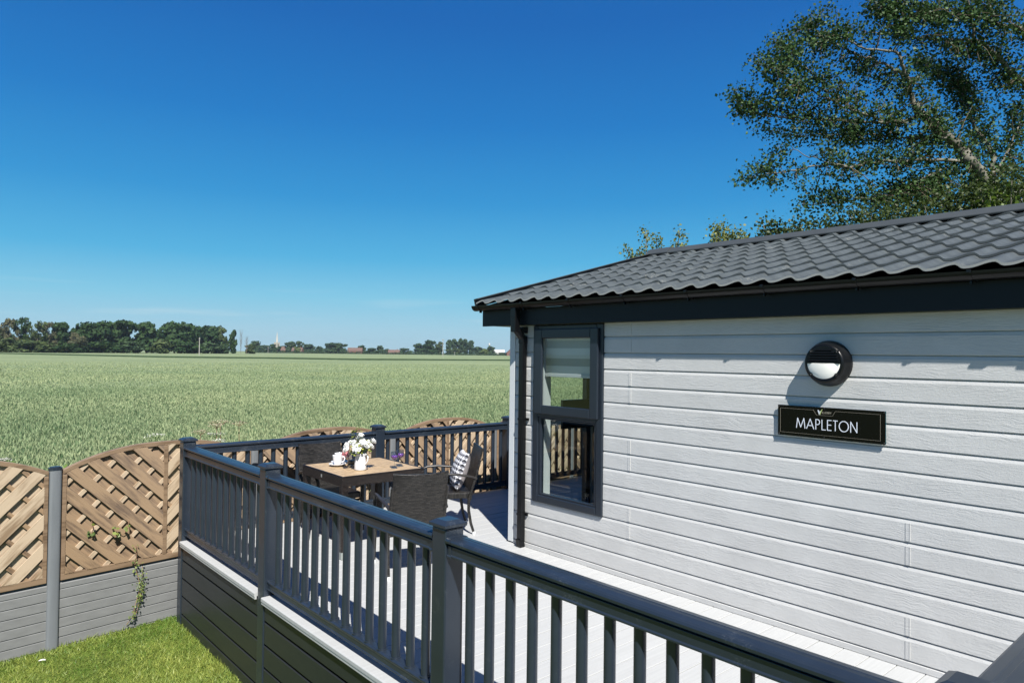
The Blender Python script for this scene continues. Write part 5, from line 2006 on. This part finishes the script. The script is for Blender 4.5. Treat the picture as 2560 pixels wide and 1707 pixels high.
V_ = [
    (640, 854, 886, 34, 900, 'round', 4, 'small dark tree left of the church spire'),
    (662, 862, 886, 34, 930, 'low', 4, 'low tree between the small dark tree and the spire'),
    (681, 862, 886, 22, 940, 'round', 0, 'dark round tree just left of the church spire'),
    (703, 863, 886, 34, 950, 'low', 4, 'low round tree just right of the church spire'),
    (726, 853, 886, 34, 930, 'round', 4, 'taller tree behind the first red roof'),
    (741, 867, 887, 20, 900, 'low', 3, 'pale yellow green willow between the two red roofs'),
    (750, 856, 886, 26, 950, 'tall', 4, 'pointed tree right of the pale willow'),
    (772, 861, 887, 40, 930, 'round', 4, 'broad tree right of the second red roof'),
    (800, 864, 887, 34, 940, 'low', 4, 'low broad tree left of the tallest village dome'),
    (842, 857, 888, 56, 900, 'round', 4, 'large domed tree in the middle of the village row'),
    (820, 862, 888, 18, 910, 'tall', 4, 'slim tree touching the left of the large domed tree'),
    (884, 870, 888, 22, 1080, 'low', 4, 'bluish low tree behind the long red roof'),
    (903, 866, 888, 26, 1080, 'round', 0, 'dark tree rising behind the long red roof'),
    (930, 870, 889, 40, 960, 'low', 4, 'low green tree right of the long red roof'),
    (951, 866, 889, 22, 960, 'round', 4, 'round tree midway between the two long roofs'),
    (968, 874, 889, 26, 970, 'low', 1, 'low lighter tree left of the last red roof'),
    (1010, 871, 890, 40, 1050, 'low', 4, 'low dark trees right of the last red roof'),
    (1044, 862, 890, 30, 960, 'tall', 4, 'tree at the left end of the tall grove by the second pole'),
    (1072, 851, 890, 46, 960, 'round', 0, 'dark round tree left of the second pole'),
    (1062, 872, 890, 40, 940, 'low', 4, 'bush under the dark round tree near the second pole'),
    (1098, 857, 890, 26, 980, 'tall', 1, 'thin greyish tree right beside the second pole'),
    (1122, 853, 890, 33, 970, 'column', 4, 'first poplar right of the second pole'),
    (1136, 851, 890, 33, 975, 'column', 4, 'second poplar right of the second pole'),
    (1150, 850, 890, 33, 970, 'column', 4, 'middle poplar of the row of five'),
    (1164, 851, 890, 33, 975, 'column', 4, 'fourth poplar of the row right of the second pole'),
    (1177, 854, 890, 33, 970, 'column', 4, 'last poplar of the row, at its right end'),
    (1140, 872, 890, 60, 945, 'low', 1, 'bright bushes at the foot of the poplar row'),
    (1200, 864, 891, 46, 960, 'low', 4, 'round tree right of the poplar row'),
    (1212, 873, 891, 22, 940, 'low', 3, 'pale grey green bush near the right end of the grove'),
    (1227, 865, 891, 26, 955, 'round', 4, 'last tree of the grove, nearest the lodge corner'),
    (1262, 883, 892, 40, 950, 'low', 4, 'low bush before the red gabled house by the lodge corner'),
]
for px, yt, yb, w, dp_, kd, lm, lab in V_:
    far_tree(px, yt, yb + 1, w * 1.1, dp_, kd, lm, lab, GV, 'bush' if 'bush' in lab else 'tree', 'bush' if 'bush' in lab else 'tree')


def hedge(name, pts, dep0, dep1, h, label):
    C, T = [], []
    n_ = 3200
    for _ in range(n_):
        t = rnd.random()
        px = pts[0][0] + (pts[1][0] - pts[0][0]) * t; py = pts[0][1] + (pts[1][1] - pts[0][1]) * t
        p = at(px, py, dep0 + (dep1 - dep0) * t); p.z = FARZ
        hh = h * (.75 + .25 * math.sin(px * .31) * math.sin(px * .113 + 1))
        C.append((p.x + rnd.gauss(0, 1.2), p.y + rnd.gauss(0, 1.2), p.z + rnd.uniform(.1, hh)))
        T.append(rnd.uniform(.0, .75))
    C = np.array(C)
    V, F, T = leaves(C, rng.normal(0, 1, C.shape) + np.array([.3, -.3, .5]), rng.uniform(1.0, 1.9, n_), np.array(T))
    o = np_mesh(name, V, F, WOODL[4], T)
    tag(o, label, 'hedge')


hedge('hedge', ((630, 886), (1030, 889)), 880, 900, 3.4, 'long dark hedge along the far side of the wheat below the village')
hedge('hedge', ((1015, 889), (1330, 892)), 900, 900, 3.0, 'dark hedge at the foot of the grove by the second pole')

def understorey():
    n_ = 9000
    t = rng.random(n_)
    dep = 432 + 135 * t + rng.normal(0, 6, n_)
    px = -60 + 640 * t + rng.normal(0, 4, n_)
    C = np.empty((n_, 3))
    for i in range(n_):
        p = at(px[i], 885, dep[i])
        C[i] = (p.x, p.y, FARZ + rng.uniform(.2, 1) ** .8 * (9.5 + 2.5 * math.sin(px[i] * .09) + 1.5 * math.sin(px[i] * .23)))
    V, F, T = leaves(C, rng.normal(0, 1, C.shape) + np.array([.5, -.3, .4]), rng.uniform(1.1, 2.2, n_), np.clip(rng.normal(.4, .25, n_), 0, 1))
    tag(np_mesh('wood_undergrowth', V, F, WOODL[0], T), 'dense dark green undergrowth filling the wood between its trunks', 'undergrowth', kind='stuff')


understorey()
BRICK = mat('red_brick', (.15, .075, .06), .85, .1)
TILE = mat('red_roof_tiles', (.115, .076, .063), .85, .1, noise=(1.5, .25))
RENDER = mat('pale_render', (.40, .39, .37), .8, .1)


def house(px, ybase, dep, wpx, wallh, roofh, wallm, roofm, label, gable=False, chim=True):
    p = at(px, ybase, dep); p.z = FARZ
    side = Vector((RGT.x, RGT.y, 0)).normalized()
    root = empty('house', p, math.atan2(side.y, side.x) + rnd.uniform(-.15, .15)); tag(root, label, 'house', 'houses of the far village')
    w = wpx / FPX * dep / 2
    d = 4.0
    mb = MB().box(-w, w, -d, d, 0, wallh)
    if gable:
        mb.add([(-w, -d + .01, wallh), (w, -d + .01, wallh), (0, -d + .01, wallh + roofh)], [(0, 1, 2)])
    else:
        for x in (-w, w):
            mb.add([(x, -d, wallh), (x, d, wallh), (x, 0, wallh + roofh)], [(0, 1, 2)])
    mb.build('wall', wallm, root)
    mb = MB()
    if gable:
        mb.prism([(-w - .4, wallh - .2), (0, wallh + roofh), (w + .4, wallh - .2), (w + .4, wallh), (0, wallh + roofh + .25), (-w - .4, wallh)], (0, -d - .3, 0), (0, d, 0), (1, 0, 0), (0, 0, 1))
    else:
        mb.prism([(-d - .4, wallh - .2), (0, wallh + roofh), (d + .4, wallh - .2), (d + .4, wallh), (0, wallh + roofh + .25), (-d - .4, wallh)], (-w - .3, 0, 0), (w + .3, 0, 0), (0, 1, 0), (0, 0, 1))
    rf = mb.build('roof', roofm, root)
    if chim:
        MB().box(w * .5, w * .5 + .9, -.4, .4, wallh + roofh * .6, wallh + roofh + 1.2).build('chimney', BRICK, rf)
    for k in (-1, 1):
        MB().box(k * w * .5 - .6, k * w * .5 + .6, -d - .06, -d, wallh * .35, wallh * .75).build('window', mat('far_window', (.06, .07, .08), .3, .5), root)


house(716, 887, 930, 24, 4.2, 4.6, BRICK, TILE, 'red roofed house nearest the church spire')
house(744, 888, 905, 26, 3.0, 4.6, BRICK, TILE, 'steep red roofed house beside the pale willow')
house(888, 888, 940, 36, 4.2, 4.2, BRICK, TILE, 'long red roofed house in the middle of the village')
house(985, 890, 950, 28, 2.8, 3.6, BRICK, TILE, 'low red roofed house left of the grove')
house(1279, 892, 900, 26, 4.0, 6.2, BRICK, TILE, 'red brick gabled house beside the lodge corner', gable=True)
house(1248, 892, 1000, 26, 5.0, 3.4, RENDER, mat('white_roof', (.45, .45, .44), .7, .1), 'white roofed building between the grove and the red gable', chim=False)

# church spire
p = at(692, 885, 1350); p.z = FARZ
sp = empty('church', p, .4); tag(sp, 'pale stone church tower with a tall pointed spire above the trees', 'church')
STONE = mat('pale_stone', (.34, .31, .25), .8, .1)
mb = MB()
mb.box(-3.2, 3.2, -3.2, 3.2, 0, 19)
for sx in (-1, 1):
    for sy in (-1, 1):
        mb.box(sx * 3.1 - .6, sx * 3.1 + .6, sy * 3.1 - .6, sy * 3.1 + .6, 0, 20.5)
mb.build('tower', STONE, sp)
mb = MB()
oc = [(math.cos(PI / 8 + k * PI / 4), math.sin(PI / 8 + k * PI / 4)) for k in range(8)]
mb.add([(a * 2.5, b * 2.5, 19) for a, b in oc] + [(a * .15, b * .15, 40.5) for a, b in oc], [(k, (k + 1) % 8, 8 + (k + 1) % 8, 8 + k) for k in range(8)])
mb.build('spire', mat('pale_spire', (.38, .36, .32), .8, .1), sp)
mb = MB()
for k in range(4):
    a = k * PI / 2
    mb.obox((math.cos(a) * 3.22, math.sin(a) * 3.22, 14.5), (math.cos(a) * .1, math.sin(a) * .1, 0), (-math.sin(a) * 1.1, math.cos(a) * 1.1, 0), (0, 0, 2.2))
mb.build('belfry_opening', mat('dark_opening', (.05, .05, .05), .9, .1), sp)

# poles
def pole(px, yt, yb, dep, label, r_):
    p = at(px, yb, dep); p.z = FARZ - .1
    h = (yb - yt) / FPX * dep
    root = empty('utility_pole', p); tag(root, label, 'pole', 'poles standing in the wheat')
    mb = MB(); mb.tube([(0, 0, 0), (0, 0, h)], [r_, r_ * .75], 8)
    mb.build('mast', mat('weathered_pole', (.33, .315, .285), .8, .1), root)
    mb = MB(); mb.box(-.9, .9, -.08, .08, h - .7, h - .5)
    for x in (-.8, 0, .8):
        mb.box(x - .05, x + .05, -.05, .05, h - .5, h - .28)
    mb.build('crossarm', mat('weathered_pole', (.33, .315, .285)), root)


pole(498, 839, 886, 330, 'pale utility pole standing before the dark wood', .2)
pole(1107, 844, 891, 420, 'tall thin utility pole standing before the grove', .2)
pole(1136, 881, 891, 800, 'short post in the hedge below the poplar row', .2)
pole(670, 870, 887, 880, 'short pole by the small trees left of the spire', .2)
p = at(1223, 892, 1400); p.z = FARZ
m_ = empty('water_tower', p); tag(m_, 'tiny white mast top showing over the grove by the lodge', 'mast')
MB().tube([(0, 0, 0), (0, 0, 18)], .9, 8).build('stem', RENDER, m_)
MB().lathe([(.0001, 18), (1.4, 18.2), (1.8, 21), (1.2, 23.5), (.0001, 24)], (0, 0, 0), 12).build('head', RENDER, m_)

# ---------------------------------------------------------------- the air over the fields
hz = bpy.data.materials.new('thin_summer_haze')
hz.use_nodes = True
hn, hl = hz.node_tree.nodes, hz.node_tree.links
hn.remove(hn['Principled BSDF'])
pv = hn.new('ShaderNodeVolumePrincipled')
pv.inputs['Color'].default_value = (.80, .90, 1, 1)
pv.inputs['Density'].default_value = .00010
pv.inputs['Anisotropy'].default_value = .3
hl.new(pv.outputs[0], hn['Material Output'].inputs['Volume'])
tag(MB().box(-2600, 60, -900, 2600, -2, 48).build('haze', hz), kind='stuff')
